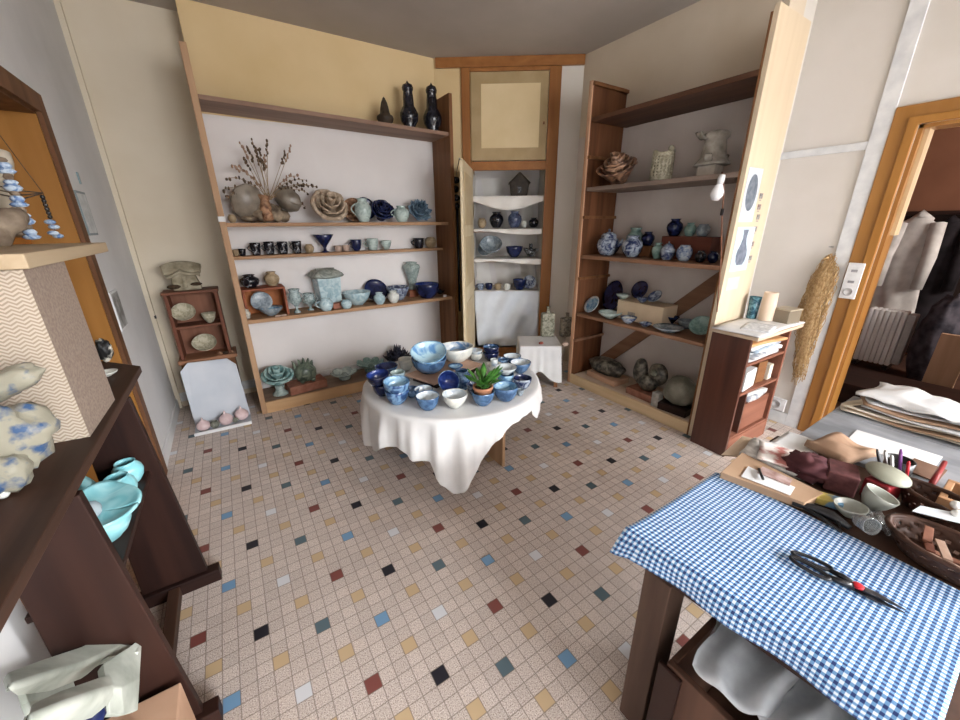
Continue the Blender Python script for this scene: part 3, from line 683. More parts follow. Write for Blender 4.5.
# ================================================================== POTTERY
# profiles: (radius, height) in units of half width and height; second number = where the inside starts
def P(kind):
    if kind=='bowl': return [(0,0),(.40,0),(.43,.06),(.52,.12),(.78,.42),(.94,.75),(1,1),(.975,1.02),(.93,.98),(.86,.75),(.68,.42),(.38,.17),(0,.13)],8
    if kind=='deep': return [(0,0),(.50,0),(.53,.05),(.74,.22),(.90,.5),(.97,.8),(1,1),(.975,1.015),(.93,.98),(.89,.75),(.80,.4),(.55,.14),(0,.10)],8
    if kind=='dish': return [(0,0),(.36,0),(.38,.12),(.62,.30),(.90,.72),(1,1),(.985,1.06),(.88,.85),(.60,.46),(.3,.28),(0,.25)],7
    if kind=='plate': return [(0,0),(.50,0),(.52,.2),(.80,.5),(1,.9),(.99,1.05),(.78,.72),(.55,.42),(0,.36)],6
    if kind=='cup': return [(0,0),(.66,0),(.72,.04),(.86,.3),(.95,.7),(1,1),(.96,1.01),(.91,.97),(.86,.65),(.74,.2),(0,.1)],7
    if kind=='round': return [(0,0),(.55,0),(.62,.04),(.90,.28),(1,.52),(.93,.74),(.70,.9),(.62,.95),(.68,1),(.63,1.01),(.56,.95),(.60,.88),(.80,.6),(.6,.15),(0,.1)],9
    if kind=='jar': return [(0,0),(.52,0),(.58,.04),(.86,.26),(1,.5),(.92,.70),(.62,.84),(.52,.88),(.52,.94),(.66,1),(.62,1.01),(.46,.95),(.46,.85),(.8,.5),(.5,.1),(0,.08)],10
    if kind=='vase': return [(0,0),(.42,0),(.46,.03),(.44,.2),(.55,.4),(.85,.68),(1,.82),(.9,.91),(.62,.95),(.6,.97),(.7,1),(.66,1.005),(.52,.96),(.5,.9),(.6,.6),(.3,.1),(0,.08)],11
    if kind=='goblet': return [(0,0),(.40,0),(.40,.03),(.16,.10),(.14,.26),(.26,.38),(.70,.72),(1,1),(.97,1.01),(.62,.74),(.16,.42),(0,.38)],8
    if kind=='chalice': return [(0,0),(.52,0),(.54,.04),(.24,.12),(.22,.24),(.40,.32),(.78,.44),(.95,.60),(.90,.74),(.72,.84),(.74,.92),(.95,1),(.90,1.01),(.66,.93),(.62,.85),(.8,.6),(.3,.36),(0,.35)],12
    if kind=='bottle': return [(0,0),(.52,0),(.66,.03),(.60,.06),(.92,.17),(1,.27),(.98,.33),(.82,.40),(.74,.44),(.60,.48),(.55,.66),(.48,.78),(.56,.80),(.60,.85),(.50,.91),(.18,.94),(.10,.97),(0,1.0)],99
    if kind=='cone': return [(0,0),(.56,0),(.60,.05),(.9,.18),(1,.28),(.92,.36),(.62,.42),(.56,.5),(.50,.62),(.36,.8),(.14,.95),(0,1)],99
    if kind=='onion': return [(0,0),(.55,0),(.85,.12),(1,.32),(.92,.52),(.60,.68),(.25,.78),(.14,.88),(.12,1),(.06,1.0),(0,.92)],99
    if kind=='tumbler': return [(0,0),(.78,0),(.82,.03),(.90,.5),(1,1),(.96,1),(.86,.5),(.76,.08),(0,.06)],5
    if kind=='ped': return [(0,0),(1,0),(1,.10),(.72,.28),(.50,.55),(.62,.9),(.6,1),(0,1)],99
    if kind=='lid': return [(0,0),(1,0),(1.02,.1),(.8,.35),(.35,.52),(.12,.60),(.16,.75),(.2,.88),(.1,1),(0,1)],99
LASTPOT=None
def pot(kind,P0,w,h,mat,name,label,cat,group=None,mat2=None,tilt=(0,0),rz=None,wob=.012,n=30,handles=0,hmat=None,spout=False,lid=None,shift=True):
    """a thrown pot standing at P0 (centre of its base), w wide and h high"""
    global LASTPOT
    prof,sp=P(kind); r=w/2
    mb=B().lathe([(a*r,b*h) for a,b in prof],n,0,split=sp,mi2=1,wob=wob,seed=random.random()*6)
    o=mb.build(name,[mat,mat2 or mat],world=False,loc=tuple(P0))
    if rz is None: rz=random.random()*6.28 if not handles and not spout else 0
    o.rotation_euler=(tilt[0],tilt[1],rz)
    tag(o,label,cat,group)
    def rad_at(z):
        for (a,b),(c,d) in zip(prof,prof[1:sp+1]):
            if b<=z<=d and d>b: return (a+(c-a)*(z-b)/(d-b))*r
        return r*.9
    for q in range(handles):
        sg=1 if q==0 else -1; z0,z1=(.30,.80) if kind not in('chalice',) else (.45,.86)
        a,b=rad_at(z0),rad_at(z1); pts=[]
        for i in range(11):
            t=i/10; pts.append(Vector((sg*((a+(b-a)*t)-.002+.30*w*math.sin(PI*t)),0,h*(z0+(z1-z0)*t)+h*.03*math.sin(PI*t))))
        B().tube(pts,[max(.0025,.045*w)]*11,7).build('handle',hmat or mat,o,world=False)
    if spout:
        a=rad_at(.6)
        B().tube([(-a+.004,0,h*.45),(-a-.13*w,0,h*.6),(-a-.24*w,0,h*.84)],[.10*w,.075*w,.045*w],9).build('spout',mat,o,world=False)
    if lid:
        lw,lh=lid; pl,_=P('lid'); 
        B().lathe([(x*lw*r,h*.985+y*lh*h) for x,y in pl],n,0).build('lid',mat,o,world=False)
    LASTPOT=o; return o
def stretch(Pt): return math.sqrt(1+((pix(Pt)[0]-480)/FPX)**2)
def ppm(Pt): return dep(Pt)/FPX/stretch(Pt)      # metres per pixel of width at a point, away from the picture's axis
def tall(Pt): return stretch(Pt)/(.941+.337*(360-pix(Pt)[1])/FPX)
def Lp(px,y,z): return online(px,(0,y,z),(1,0,0))
def Rp(px,x,z): return online(px,(x,0,z),(0,1,0))
def Cp(px,o,z): return online(px,dg(0,o,z),DD)
def Tp(px,py,z,back=0):
    q=onz(px,py,z); v=Vector((q.x,q.y,0)).normalized(); return q+v*back
def PL(kind,px,y,z,wpx,asp,mat,name,label,cat,**k):
    q=Lp(px,y,z+.001); w=wpx*ppm(q); return pot(kind,q,w,w*asp*tall(q),mat,name,label,cat,**k)
def PR(kind,px,x,z,wpx,asp,mat,name,label,cat,**k):
    q=Rp(px,x,z+.001); w=wpx*ppm(q); return pot(kind,q,w,w*asp*tall(q),mat,name,label,cat,**k)
def PC(kind,px,o,z,wpx,asp,mat,name,label,cat,**k):
    q=Cp(px,o,z+.001); w=wpx*ppm(q); return pot(kind,q,w,w*asp*tall(q),mat,name,label,cat,**k)
def PT(kind,px,py,z,wpx,asp,mat,name,label,cat,**k):
    q=onz(px,py,z); w=wpx*ppm(q); rb={'bowl':.42,'deep':.5,'dish':.36,'cup':.7,'round':.55,'plate':.5,'onion':.6,'tumbler':.8}.get(kind,.5)*w/2
    q=Tp(px,py,z+.001,rb); return pot(kind,q,w,w*asp,mat,name,label,cat,**k)
def rose(P0,w,h,mat,name,label,cat,group=None,rings=4,tilt=(0,0),rz=0,curl=.35,pts=0,seed=1,mat2=None,wide=1.0):
    rnd=random.Random(seed); b=B(); R=w/2
    for k in range(rings):
        t=k/(rings-1) if rings>1 else 0          # 0 outer .. 1 heart
        n=[7,6,5,4,3][min(k,4)] if not pts else max(4,pts-k)
        for i in range(n):
            a0=2*PI*(i+.5*(k%2))/n+rnd.uniform(-.15,.15); rt=R*(1-.78*t)*rnd.uniform(.92,1.06); rb=R*(.30-.22*t); hz=h*((.50+.5*t) if pts else (.72+.28*t))*rnd.uniform(.9,1.05); wa=PI/n*1.25*wide*(1 if pts else 1.15)
            def fn(u,v,a0=a0,rt=rt,rb=rb,hz=hz,wa=wa,t=t):
                uu=2*u-1; wid=wa*(.45+.75*math.sin(PI*min(1,.10+.56*v))) if not pts else wa*(math.sin(PI*(.12+.88*v))**.8+.02)
                a=a0+uu*wid; rr=rb+(rt-rb)*(v**(.8 if t<.5 else 1.2))*(1-.10*uu*uu*(1-t))
                z=h*.04+hz*(v**1.1)-curl*h*(1-t)*max(0,v-.55)**2*3-.12*hz*uu*uu*v+.02*h*math.sin(6*uu+a0*3)*v
                return (rr*math.cos(a),rr*math.sin(a),max(.002,z))
            b.grid(6,6,fn)
    b.lathe([(0,0),(R*.38,0),(R*.42,h*.1),(R*.3,h*.28),(0,h*.3)],16)
    ta=max(abs(tilt[0]),abs(tilt[1])); lift=.006+w*.02+(0 if pts and ta<.3 else max(0,R*.98*math.sin(ta)-(.45*h)*math.cos(ta)))
    o=b.build(name,[mat],world=False,loc=(P0[0],P0[1],P0[2]+lift),solid=max(.0025,w*.022)); o.rotation_euler=(tilt[0],tilt[1],rz); return tag(o,label,cat,group)
def lump(P0,dim,mat,name,label,cat,amp=.18,freq=3,seed=0,rz=0,group=None,n=32,zflat=True,tilt=(0,0)):
    off=Vector((seed*7.3,seed*3.1,seed*1.7))
    def fn(q): return 1+amp*noise.fractal(q*freq+off,1,2,3)
    b=B().ball((0,0,0),(dim[0]/2,dim[1]/2,dim[2]/2),n,0,fn)
    zmin=min(v.z for v in b.v)
    if zflat:
        cut=zmin+dim[2]*.12
        for v in b.v: v.z=max(v.z,cut)
        zmin=cut
    for v in b.v: v.z-=zmin
    o=b.build(name,mat,world=False,loc=tuple(P0)); o.rotation_euler=(tilt[0],tilt[1],rz)
    return tag(o,label,cat,group)
# ---------------------------------------------------------------- left shelf, top board
TZ1=2.3035
PL('cone',386,3.60,TZ1,17,1.75,noisemat('dark umber stoneware',(.025,.018,.013),(.055,.040,.028),30,.5),'finial_jar','short brown pointed stoneware jar, leftmost on the top board of the left shelf','jar')
for px,hp,lb in((410,2.55,'tall black pagoda-shaped bottle in the middle of the three on the top board'),(433,2.6,'tall black pagoda-shaped bottle beside the right upright on the top board')):
    PL('bottle',px,3.58,TZ1,18.5,hp,BLKG,'pagoda_bottle',lb,'bottle',group='black pagoda bottles on the left shelf')
# ---------------------------------------------------------------- left shelf, flower board
Z1=1.531
def shelf_arrangement():
    q=Lp(268,3.63,Z1+.008); k=ppm(q)
    T=thing('dried_flower_arrangement','brown shell-like ceramic vase with dried stems on the upper left shelf','flower arrangement',q)
    def loc(px,dz,dy=0): return Lp(px,3.63+dy,Z1+.010+dz)
    b=B().lathe([(0,0),(.045,0),(.06,.02),(.055,.09),(.035,.15),(.05,.19),(.044,.19),(.028,.15),(0,.12)],20,M=Matrix.Translation(loc(268,.001)),wob=.06); b.build('vase_body',BROWNG,T)
    for px,dz,rx,rzv,sd in((248,.135,(.115,.05,.135),.25,2),(288,.165,(.105,.06,.085),-.55,5)):
        M_=Matrix.Translation(loc(px,dz))@Matrix.Rotation(rzv,4,'Z')@Matrix.Rotation(.25 if sd==2 else .1,4,'X')@Matrix.Rotation(0 if sd==2 else .5,4,'Y')
        b=B()
        def fn(u,v):
            a=2*PI*u; r=v; rip=1+.03*math.sin(9*a)*v
            return M_@Vector((rx[0]*r*rip*math.cos(a),-rx[1]*(1-r*r)*1.0,rx[2]*r*rip*math.sin(a)))
        b.grid(40,10,fn); b.build('shell_disc',noisemat('grey brown shell glaze',(.13,.105,.08),(.27,.235,.19),11,.35),T,solid=.012)
    for px,dz,r3,sd in((262,.05,(.07,.05,.055),1),(276,.06,(.055,.05,.065),2),(284,.04,(.045,.04,.045),3),(250,.02,(.06,.05,.025),4)):
        off=Vector((sd*3.3,sd,2)); B().ball(loc(px,dz),r3,16,0,lambda p,off=off:1+.35*noise.fractal(p*2.5+off,1,2,3)).build('bark_base',noisemat('mottled brown bark',(.07,.045,.03),(.34,.27,.19),16,.7,bs=.4),T)
    rnd=random.Random(3); top=loc(268,.19)
    SEED=noisemat('dark seed heads',(.05,.035,.025),(.17,.11,.07),50,.9); STEM=noisemat('dry stems',(.28,.20,.12),(.38,.28,.17),40,.9)
    tips=[(240,143),(252,140),(259,148),(267,141),(291,146),(285,152),(262,160),(244,158),(233,165),(228,178),(222,190),(226,198),(238,170),(305,180),(312,186),(317,187),(298,176),(308,193),(306,207),(256,152),(264,156),(248,147)]
    for i,(x,y) in enumerate(tips):
        e=ony(x,y,3.63+rnd.uniform(-.08,.03)); st=top+Vector((rnd.uniform(-.02,.02),0,-.03)); side=(x<240 or x>295)
        mid=st.lerp(e,.5)+Vector((0,0,.10 if side else .0)); pts=[st.lerp(mid,t).lerp(mid.lerp(e,t),t) for t in[k/7 for k in range(8)]]
        sp=B().tube(pts,.0022,5).build('stem',STEM,T)
        b=B()
        for kk in range(9 if side else 6):
            t=1-kk*(.085 if side else .05); f=t*7; a_=min(6,int(f)); p=pts[a_].lerp(pts[a_+1],f-a_); dv=(pts[a_+1]-pts[a_]).normalized()
            p=p+Vector((rnd.uniform(-1,1),rnd.uniform(-1,1),rnd.uniform(-1,1)))*(.012 if side else .007)
            b.ball(p,(rnd.uniform(.006,.011),.006,rnd.uniform(.010,.017)),6)
        b.build('seed_head',SEED if i%4 else noisemat('rosy dry blossom',(.25,.15,.10),(.38,.25,.18),40,.9),sp)
shelf_arrangement()
PL('round',233,3.58,Z1,9,.9,TAN,'miniature_pot','tiny tan pot beside the left post on the dried-flower board','pot')
def rp(px,y): return Lp(px,y,Z1+.001)
q=rp(330,3.62); rose(q,38*ppm(q),.235,glaze('beige rose glaze',(.36,.27,.19),(.58,.47,.36),14,.4),'ceramic_rose','large beige ceramic rose on the upper left shelf','ceramic flower',tilt=(.95,0),seed=4,curl=.5)
q=rp(381,3.64); rose(q,24*ppm(q),.185,COB,'ceramic_rose','round dark blue ceramic rose between the two celadon jugs','ceramic flower',tilt=(.9,0),seed=6,curl=.3,wide=1.25,rings=5)
q=rp(418.5,3.64); rose(q,27*ppm(q),.185,glaze('dusty blue rose glaze',(.05,.10,.17),(.25,.35,.43),20,.3),'ceramic_rose','spiky dusty-blue ceramic flower at the right end of the upper shelf','ceramic flower',tilt=(.95,0),seed=9,pts=9,curl=.2)
o=PL('plate',355,3.70,Z1,24,.12,BROWNG,'plate','brown plate leaning on the wall behind the left celadon jug','plate',tilt=(rad(78),0),rz=0); o.location.z+=.10
o=PL('plate',366,3.74,Z1,22,.12,COB,'plate','dark plate leaning on the wall behind the celadon jug and blue rose','plate',tilt=(rad(80),0),rz=0); o.location.z+=.115
def jug(px,y,z,wpx,asp,label,left=True):
    o=PL('jar',px,y,z,wpx,asp,CEL,'jug',label,'jug',handles=1,rz=PI if left else 0); return o
jug(364,3.55,Z1,17,1.35,'taller celadon jug with a handle, left of the dark blue rose',left=True)
jug(402,3.52,Z1,16,.98,'squat celadon jug with a handle, right of the dark blue rose',left=True)
# ---------------------------------------------------------------- left shelf, narrow cup board
Z2=1.281; yc=3.70
cups=[('cup',236.5,7,.9,TAN,0,'tiny tan cup, leftmost on the narrow cup board'),
('cup',243,8,.85,BLKG,0,'small black cup next to the tiny tan one on the cup board'),
('cup',257,11,1.1,BLKP,1,'first of the black mugs with pale spots from the left post'),
('cup',270.5,11,1.15,BLKP,1,'second black mug with pale spots from the left post'),
('cup',284,11,1.1,BLKP,1,'third black mug with pale spots from the left post'),
('cup',298,10,1.2,BLKP,1,'fourth black mug with pale spots, beside a tan cup'),
('round',310,10,.85,TAN,0,'tan round cup between the black mugs and the blue goblet'),
('goblet',325.5,21,.82,COB,0,'wide cobalt goblet on a stem in the middle of the cup board'),
('cup',338.5,8,.75,PINKT,0,'small pinkish cup just right of the blue goblet'),
('cup',346.5,7.5,.8,PINKT,0,'small pinkish cup left of the faceted dark mug'),
('deep',357,11,1.0,COB,1,'dark blue faceted mug right of the pinkish cups'),
('cup',373,12,.95,CEL,1,'celadon mug right of the dark blue faceted mug'),
('bowl',386.5,11,.8,CEL,0,'small celadon footed bowl on the cup board'),
('cup',419,11,.9,BLKG,1,'black mug with its handle to the left near the right upright'),
('round',431,12,.85,TAN,0,'tan round pot at the right end of the cup board')]
for kd,px,w,a,mt,hd,lb in cups:
    nm='mug' if hd else ('goblet' if kd=='goblet' else ('bowl' if kd=='bowl' else 'cup'))
    PL(kd,px,yc,Z2,w,a,mt,nm,lb,nm,handles=hd,rz=PI if hd else None,group='cups on the narrow board')
# ---------------------------------------------------------------- left shelf, wide lower board
Z3=.801
T=thing('wooden_box','red-brown open-fronted wooden box at the left end of the lower board','box',Lp(266,3.62,Z3))
xa,xb=max(.049,Lp(241,3.52,Z3).x),Lp(290,3.52,Z3).x; bz=.215
RB=wood('red box wood',(.17,.045,.02),(.28,.085,.04),'x'); 
for a,c,nm in(((xa,3.53,Z3+.001),(xa+.018,3.75,Z3+bz),'side_panel'),((xb-.018,3.53,Z3+.001),(xb,3.75,Z3+bz),'side_panel'),((xa,3.53,Z3+bz+.001),(xb,3.75,Z3+bz+.017),'top_panel'),((xa+.019,3.735,Z3+.001),(xb-.019,3.75,Z3+bz),'back_panel')):
    B().box(a,c).build(nm,RB if nm!='back_panel' else wood('orange box back',(.36,.11,.03),(.46,.16,.05),'x'),T,bevel=.002)
bt=Z3+bz+.018
PL('jar',251,3.64,bt,20,.62,BLKP,'pot','wide black mottled pot on top of the red-brown box','pot')
PL('jar',273,3.64,bt,16,.85,TAN,'pot','beige jar with a rolled rim on top of the red-brown box','pot')
o=PL('dish',272,3.575,Z3,25,.30,GREYB,'bowl','grey-blue bowl standing in the red-brown box','bowl',mat2=SKY)
o=PL('plate',264,3.665,Z3,22,.12,GREYB,'plate','grey-blue plate leaning inside the red-brown box','plate',tilt=(rad(70),0),rz=0); o.location.z+=.105
lump(Lp(247.5,3.505,Z3+.002),(.05,.04,.085),noisemat('pale pebbled clay',(.30,.27,.23),(.6,.57,.5),60,.6),'bird_figurine','little pale clay figure at the left front of the lower board','figurine',amp=.5,freq=2.6,seed=3)
for i,px in enumerate((278,284)): lump(Lp(px,3.49,Z3),(.045,.035,.016),PINKT,'clay_chip','small pinkish clay piece '+('left' if i==0 else 'right')+' of the pair before the red-brown box','clay piece',amp=.15,seed=i+11)
PL('chalice',297.5,3.56,Z3,13,1.75,glaze('speckled celadon',(.16,.22,.22),(.42,.50,.50),40),'chalice','two-handled celadon chalice beside the red-brown box','chalice',handles=2,rz=.2)
PL('chalice',311,3.60,Z3,13,1.25,glaze('speckled celadon',(.16,.22,.22),(.42,.50,.50),40),'chalice','two-handled squat celadon cup left of the temple-shaped jar','chalice',handles=2,rz=.1)
def temple(P0,w,d,h,label,mt,mt2):
    T=thing('temple_jar',label,'jar',P0,.15); w2,d2=w/2,d/2
    def loc(q): return q
    b=B()
    b.add([(-w2*.86,-d2*.86,0),(w2*.86,-d2*.86,0),(w2*.86,d2*.86,0),(-w2*.86,d2*.86,0),(-w2,-d2,h*.80),(w2,-d2,h*.80),(w2,d2,h*.80),(-w2,d2,h*.80)],[(0,3,2,1),(4,5,6,7),(0,1,5,4),(1,2,6,5),(2,3,7,6),(3,0,4,7)])
    o=b.build('box_body',mt,T,world=False,bevel=.006)
    B().box((-w2*.1,-d2*1.02,h*.08),(w2*.1,-d2*.93,h*.72)).build('ridge',mt,T,world=False,bevel=.003)
    b=B()
    def fn(u,v):
        x=(u-.5)*2; y=(v-.5)*2; e=max(abs(x),abs(y)); return (x*w2*1.22,y*d2*1.25,h*(.97-.20*e**3+.05*(abs(x)*abs(y))**2))
    b.grid(14,14,fn); b.build('roof_lid',mt2,T,world=False,solid=.022)
    B().box((-w2*.8,-d2*.16,h*.945),(w2*.8,d2*.16,h*1.0)).build('roof_ridge',mt2,T,world=False,bevel=.004)
q=Lp(330,3.67,Z3+.001); k=ppm(q)
temple(q,24*k,19*k,37*k*tall(q),'square celadon jar with a grey roof-shaped lid on the lower board',CELB,glaze('grey roof glaze',(.18,.20,.18),(.32,.34,.30),20,.4))
tag(B().box((-.055,-.03,0),(.055,.03,.05),0,Matrix.Translation(Lp(338.5,3.545,Z3+.0015))@Matrix.Rotation(.15,4,'Z')).build('brick',RUSTB,bevel=.003),'small red brick in front of the temple-shaped jar','brick')
PL('round',327,3.49,Z3,15,.80,CELB,'teapot','little celadon pitcher with a handle at the front of the lower board','teapot',handles=1,rz=PI)
PL('round',347,3.485,Z3,11.5,.72,CELB,'pot','small celadon pot at the front edge, right of the little pitcher','pot')
PL('bowl',358,3.61,Z3,28,.45,CELB,'bowl','wide celadon bowl in the middle of the lower board','bowl')
o=PL('plate',376.5,3.715,Z3,24,.12,COB,'plate','cobalt plate leaning against the wall on the lower board','plate',tilt=(rad(60),0),rz=0); o.location.z+=.09
PL('jar',380,3.50,Z3,12,.95,CELB,'jar','small celadon jar at the front, left one of a pair','jar',group='pair of small jars')
PL('jar',394,3.50,Z3,12,.95,CREAM,'jar','small pale jar at the front, right one of a pair','jar',group='pair of small jars')
PL('bowl',398.5,3.62,Z3,23,.55,PATT,'bowl','blue and white patterned bowl in front of the tall celadon vase','bowl')
tag(B().box((-.05,-.05,0),(.05,.05,.07),0,Matrix.Translation(Lp(412.5,3.715,Z3+.0015))).build('wood_block',wood('red block',(.18,.06,.03),(.28,.1,.05),'x'),bevel=.003),'red-brown wooden block under the tall celadon vase','block')
PL('vase',413,3.715,Z3+.072,17,1.55,glaze('celadon vase glaze',(.24,.30,.28),(.38,.45,.42),26),'vase','tall celadon vase standing on a wooden block on the lower board','vase')
PL('deep',427.5,3.56,Z3,25,.55,COB,'bowl','large dark cobalt bowl at the right of the lower board','bowl',mat2=COBL)
T=PL('dish',440,3.68,Z3,10,.35,BLKG,'dish','small black dish at the right end of the lower board','dish')
tag(B().box((-.02,-.002,0),(.02,.002,.022),0,Matrix.Translation(Lp(445,3.475,Z3+.001))).build('price_card',M_PAPER),'small white card at the right front of the lower board','card')
tag(B().box((-.022,-.003,-.018),(.022,.003,.018),0,Matrix.Translation(Vector((.025,3.415,1.555)))).build('price_tag',M_PAPER),'white paper tag fixed to the left post of the left shelf','tag')
# ---------------------------------------------------------------- left shelf, base board
ZB=.101
q=Lp(281,3.55,ZB); k=ppm(q); pot('ped',q,.13,.085,CEL,'flower_stand','pale aqua pedestal under the aqua rose by the left post','pedestal',mat2=CEL)
rose(q+Vector((0,0,.104)),33*k,.16,glaze('aqua rose glaze',(.14,.28,.28),(.36,.50,.48),14,.3),'ceramic_rose','aqua ceramic rose on a pedestal by the left post at floor level','ceramic flower',tilt=(.35,0),seed=12,curl=.4,wide=1.2)
q=Lp(307,3.55,ZB); k=ppm(q)
BKM=Matrix.Translation(q+Vector((0,0,.001)))@Matrix.Rotation(.12,4,'Z')
tag(B().box((-19*k,-.09,0),(19*k,.09,.075),0,BKM).build('brick',RUSTB,bevel=.005),'large red brick slab on the base board carrying the green creature jar','brick')
q2=q+Vector((.01,.02,.077))
T=lump(q2,(.19,.17,.19),glaze('mossy green glaze',(.05,.075,.055),(.17,.21,.16),22,.3),'creature_jar','round dark green jar with spiky crest standing on the red brick slab','jar',amp=.06,seed=5)
for i,(x,z,l) in enumerate(((-.075,.15,.05),(-.035,.17,.035),(.0,.175,.04),(.035,.17,.035),(.06,.15,.03))):
    B().tube([(x,0,z-.03),(x*1.1,-.01,z+l*.5),(x*1.25,-.005,z+l)],[.018,.012,.002],8).build('crest_spike',glaze('mossy green glaze',(0,0,0),(0,0,0)),T,world=False)
for x in(-.04,.05): B().ball((x,-.07,.018),(.022,.025,.022),10).build('foot',glaze('mossy green glaze',(0,0,0),(0,0,0)),T,world=False)
def petal_dish(P0,w,mt,label,n=6,h=.06):
    b=B(); 
    for i in range(n):
        a0=2*PI*i/n
        def fn(u,v,a0=a0):
            a=a0+(u-.5)*2*PI/n*1.25*(math.sin(PI*(.15+.7*v))); r=w/2*(.2+.8*v); return (r*math.cos(a),r*math.sin(a),h*.35+h*.65*v**1.6-.1*h*(2*u-1)**2*v)
        b.grid(6,6,fn)
    b.lathe([(0,0),(w*.2,0),(w*.22,h*.25),(w*.15,h*.42),(0,h*.38)],18)
    b.ball((0,0,h*.5),(w*.10,w*.10,h*.3),10)
    return tag(b.build('flower_dish',mt,world=False,loc=(P0[0],P0[1],P0[2]+.006),solid=.008),label,'dish')
q=Lp(345,3.58,ZB+.001); petal_dish(q,27*ppm(q),CEL,'small celadon petal dish on the base board right of the brick',6,.075)
q=Lp(371,3.645,ZB+.001); petal_dish(q,28*ppm(q),SAGE,'large sage green petal dish behind the round table',8,.10)
q=Lp(399,3.63,ZB+.003); rose(q,28*ppm(q),.21,glaze('midnight glaze',(.012,.014,.03),(.05,.055,.09),20),'ceramic_artichoke','spiky midnight-blue artichoke flower behind the round table','ceramic flower',rings=4,pts=9,curl=0,seed=22,wide=1.7)
# ---------------------------------------------------------------- corner cupboard
c1,c2,c3,c4=1.787,1.467,1.157,.807
q=Cp(519,-.22,c1+.001); k=ppm(q)
T=thing('house_jar','dark brown house-shaped jar on the top shelf of the corner cupboard','jar',q,math.atan2(DD.y,DD.x))
mm=noisemat('dark umber stoneware',(0,0,0),(0,0,0)); w2=10*k
b=B().add([(-w2*.8,-.05,0),(w2*.8,-.05,0),(w2*.95,-.055,.12),(0,-.06,.215),(-w2*.95,-.055,.12),(-w2*.8,.05,0),(w2*.8,.05,0),(w2*.95,.055,.12),(0,.06,.215),(-w2*.95,.055,.12)],[(0,1,2,3,4),(9,8,7,6,5),(0,5,6,1),(1,6,7,2),(2,7,8,3),(3,8,9,4),(4,9,5,0)])
b.build('box_body',mm,T,world=False,bevel=.008)
B().beam((-w2*1.05,0,.118),(0,0,.222),.14,.012,up=(0,0,1)).beam((0,0,.222),(w2*1.05,0,.118),.14,.012).build('roof',mm,T,world=False,bevel=.003)
B().box((-.02,-.066,.03),(.02,-.05,.09)).build('door',BLKG,T,world=False)
for kd,px,w,a,mt,lb,nm in (('round',482,9,1.05,TAN,'small cream round pot, leftmost on the second cupboard shelf','pot'),
 ('jar',496.5,14,1.1,BLKG,'dark blue-black jar left of centre on the second cupboard shelf','jar'),
 ('jar',514.5,14,1.15,glaze('dusky blue glaze',(.03,.04,.09),(.12,.15,.24),20),'dusky blue jar right of centre on the second cupboard shelf','jar'),
 ('round',524,6,1.1,CREAM,'tiny pale pot between two dark jars on the second cupboard shelf','pot'),
 ('jar',533.5,10,.95,BLKG,'small black jar at the right end of the second cupboard shelf','jar')):
    PC(kd,px,-.16,c2,w,a,mt,nm,lb,nm)
def lean_c(px,o,z,wpx,mat,label,kind='dish',ang=60,nm='plate',asp=.2,mat2=None):
    q=Cp(px,o,z+.003); w=wpx*ppm(q); ob=pot(kind,q,w,w*asp,mat,nm,label,nm,mat2=mat2); A=math.atan2(DD.y,DD.x)
    Rm=Matrix.Rotation(A,4,'Z')@Matrix.Rotation(rad(ang),4,'X'); ob.rotation_euler=Rm.to_euler(); ob.location.z+=w/2*math.sin(rad(ang)); return ob
lean_c(484.5,-.36,c3,13.5,GREYB,'grey plate partly hidden at the left of the third cupboard shelf',ang=78)
lean_c(491,-.17,c3,22,GREYB,'grey-blue bowl tipped to show its inside on the third cupboard shelf',ang=42,asp=.35,nm='bowl',kind='bowl')
PC('bowl',514,-.15,c3,17,.62,COB,'bowl','dark cobalt bowl in the middle of the third cupboard shelf','bowl')
q=Cp(530.5,-.15,c3+.001); rose(q,15.5*ppm(q),.125,glaze('black and white petal glaze',(.015,.015,.02),(.35,.38,.42),30,lo=.5,hi=.62),'flower_bowl','black and white petalled bowl at the right of the third cupboard shelf','bowl',rings=2,seed=8,curl=.1)
for px,w,mt,lb in ((480.5,7,PATT,'blue and white cup, leftmost on the lowest cupboard shelf'),(489,7.5,COB,'dark blue cup with spots, second on the lowest cupboard shelf'),(498,7,TAN,'tan cup on the lowest cupboard shelf, next to the dark blue one'),(507,7,CREAM,'cream cup in the middle of the lowest cupboard shelf')):
    PC('cup',px,-.10,c4,w,.82,mt,'cup',lb,'cup',handles=1,rz=math.atan2(DD.y,DD.x)+PI)
PC('deep',519.5,-.10,c4,14,.72,COB,'bowl','cobalt bowl on the lowest cupboard shelf','bowl',mat2=COBL)
lean_c(529,-.13,c4,13.5,PATT,'blue and white patterned plate at the right of the lowest cupboard shelf',ang=66)
lean_c(530,-.33,c4,10,COB,'dark blue plate behind the patterned one on the lowest cupboard shelf',ang=70)
# beads hanging on the open leaf
E_=hinge+LV*.775; bz_=1.90
T=thing('bead_string','string of big black beads hanging on the edge of the open cupboard door','beads',E_+Vector((0,0,1.2)))
for i,(x,y) in enumerate(((456,180),(455.5,189),(456.5,198),(456,206))):
    d=ray(x,y); P_=CAMP+d*((E_-CAMP).dot(_f)/d.dot(_f)); B().ball(P_,(.036,.036,.034),14).build('bead',BLKG,T)
    if i==0: B().tube([P_+Vector((0,0,.03)),E_+Vector((0,0,P_.z+.09-E_.z))],.003,6).build('cord',M_BLACK,T); B().tube([hinge+LV*.703+Vector((0,0,P_.z+.09-hinge.z)),E_+LV*.01+Vector((0,0,P_.z+.09-E_.z))],.004,8).build('nail',M_STEEL,T)
P1=CAMP+ray(457,206)*((E_-CAMP).dot(_f)/ray(457,206).dot(_f))
B().tube([P1,P1-Vector((0,0,.5)),P1-Vector((0,0,1.05))],.012,8).build('dark_tassel',M_BLACK,T)
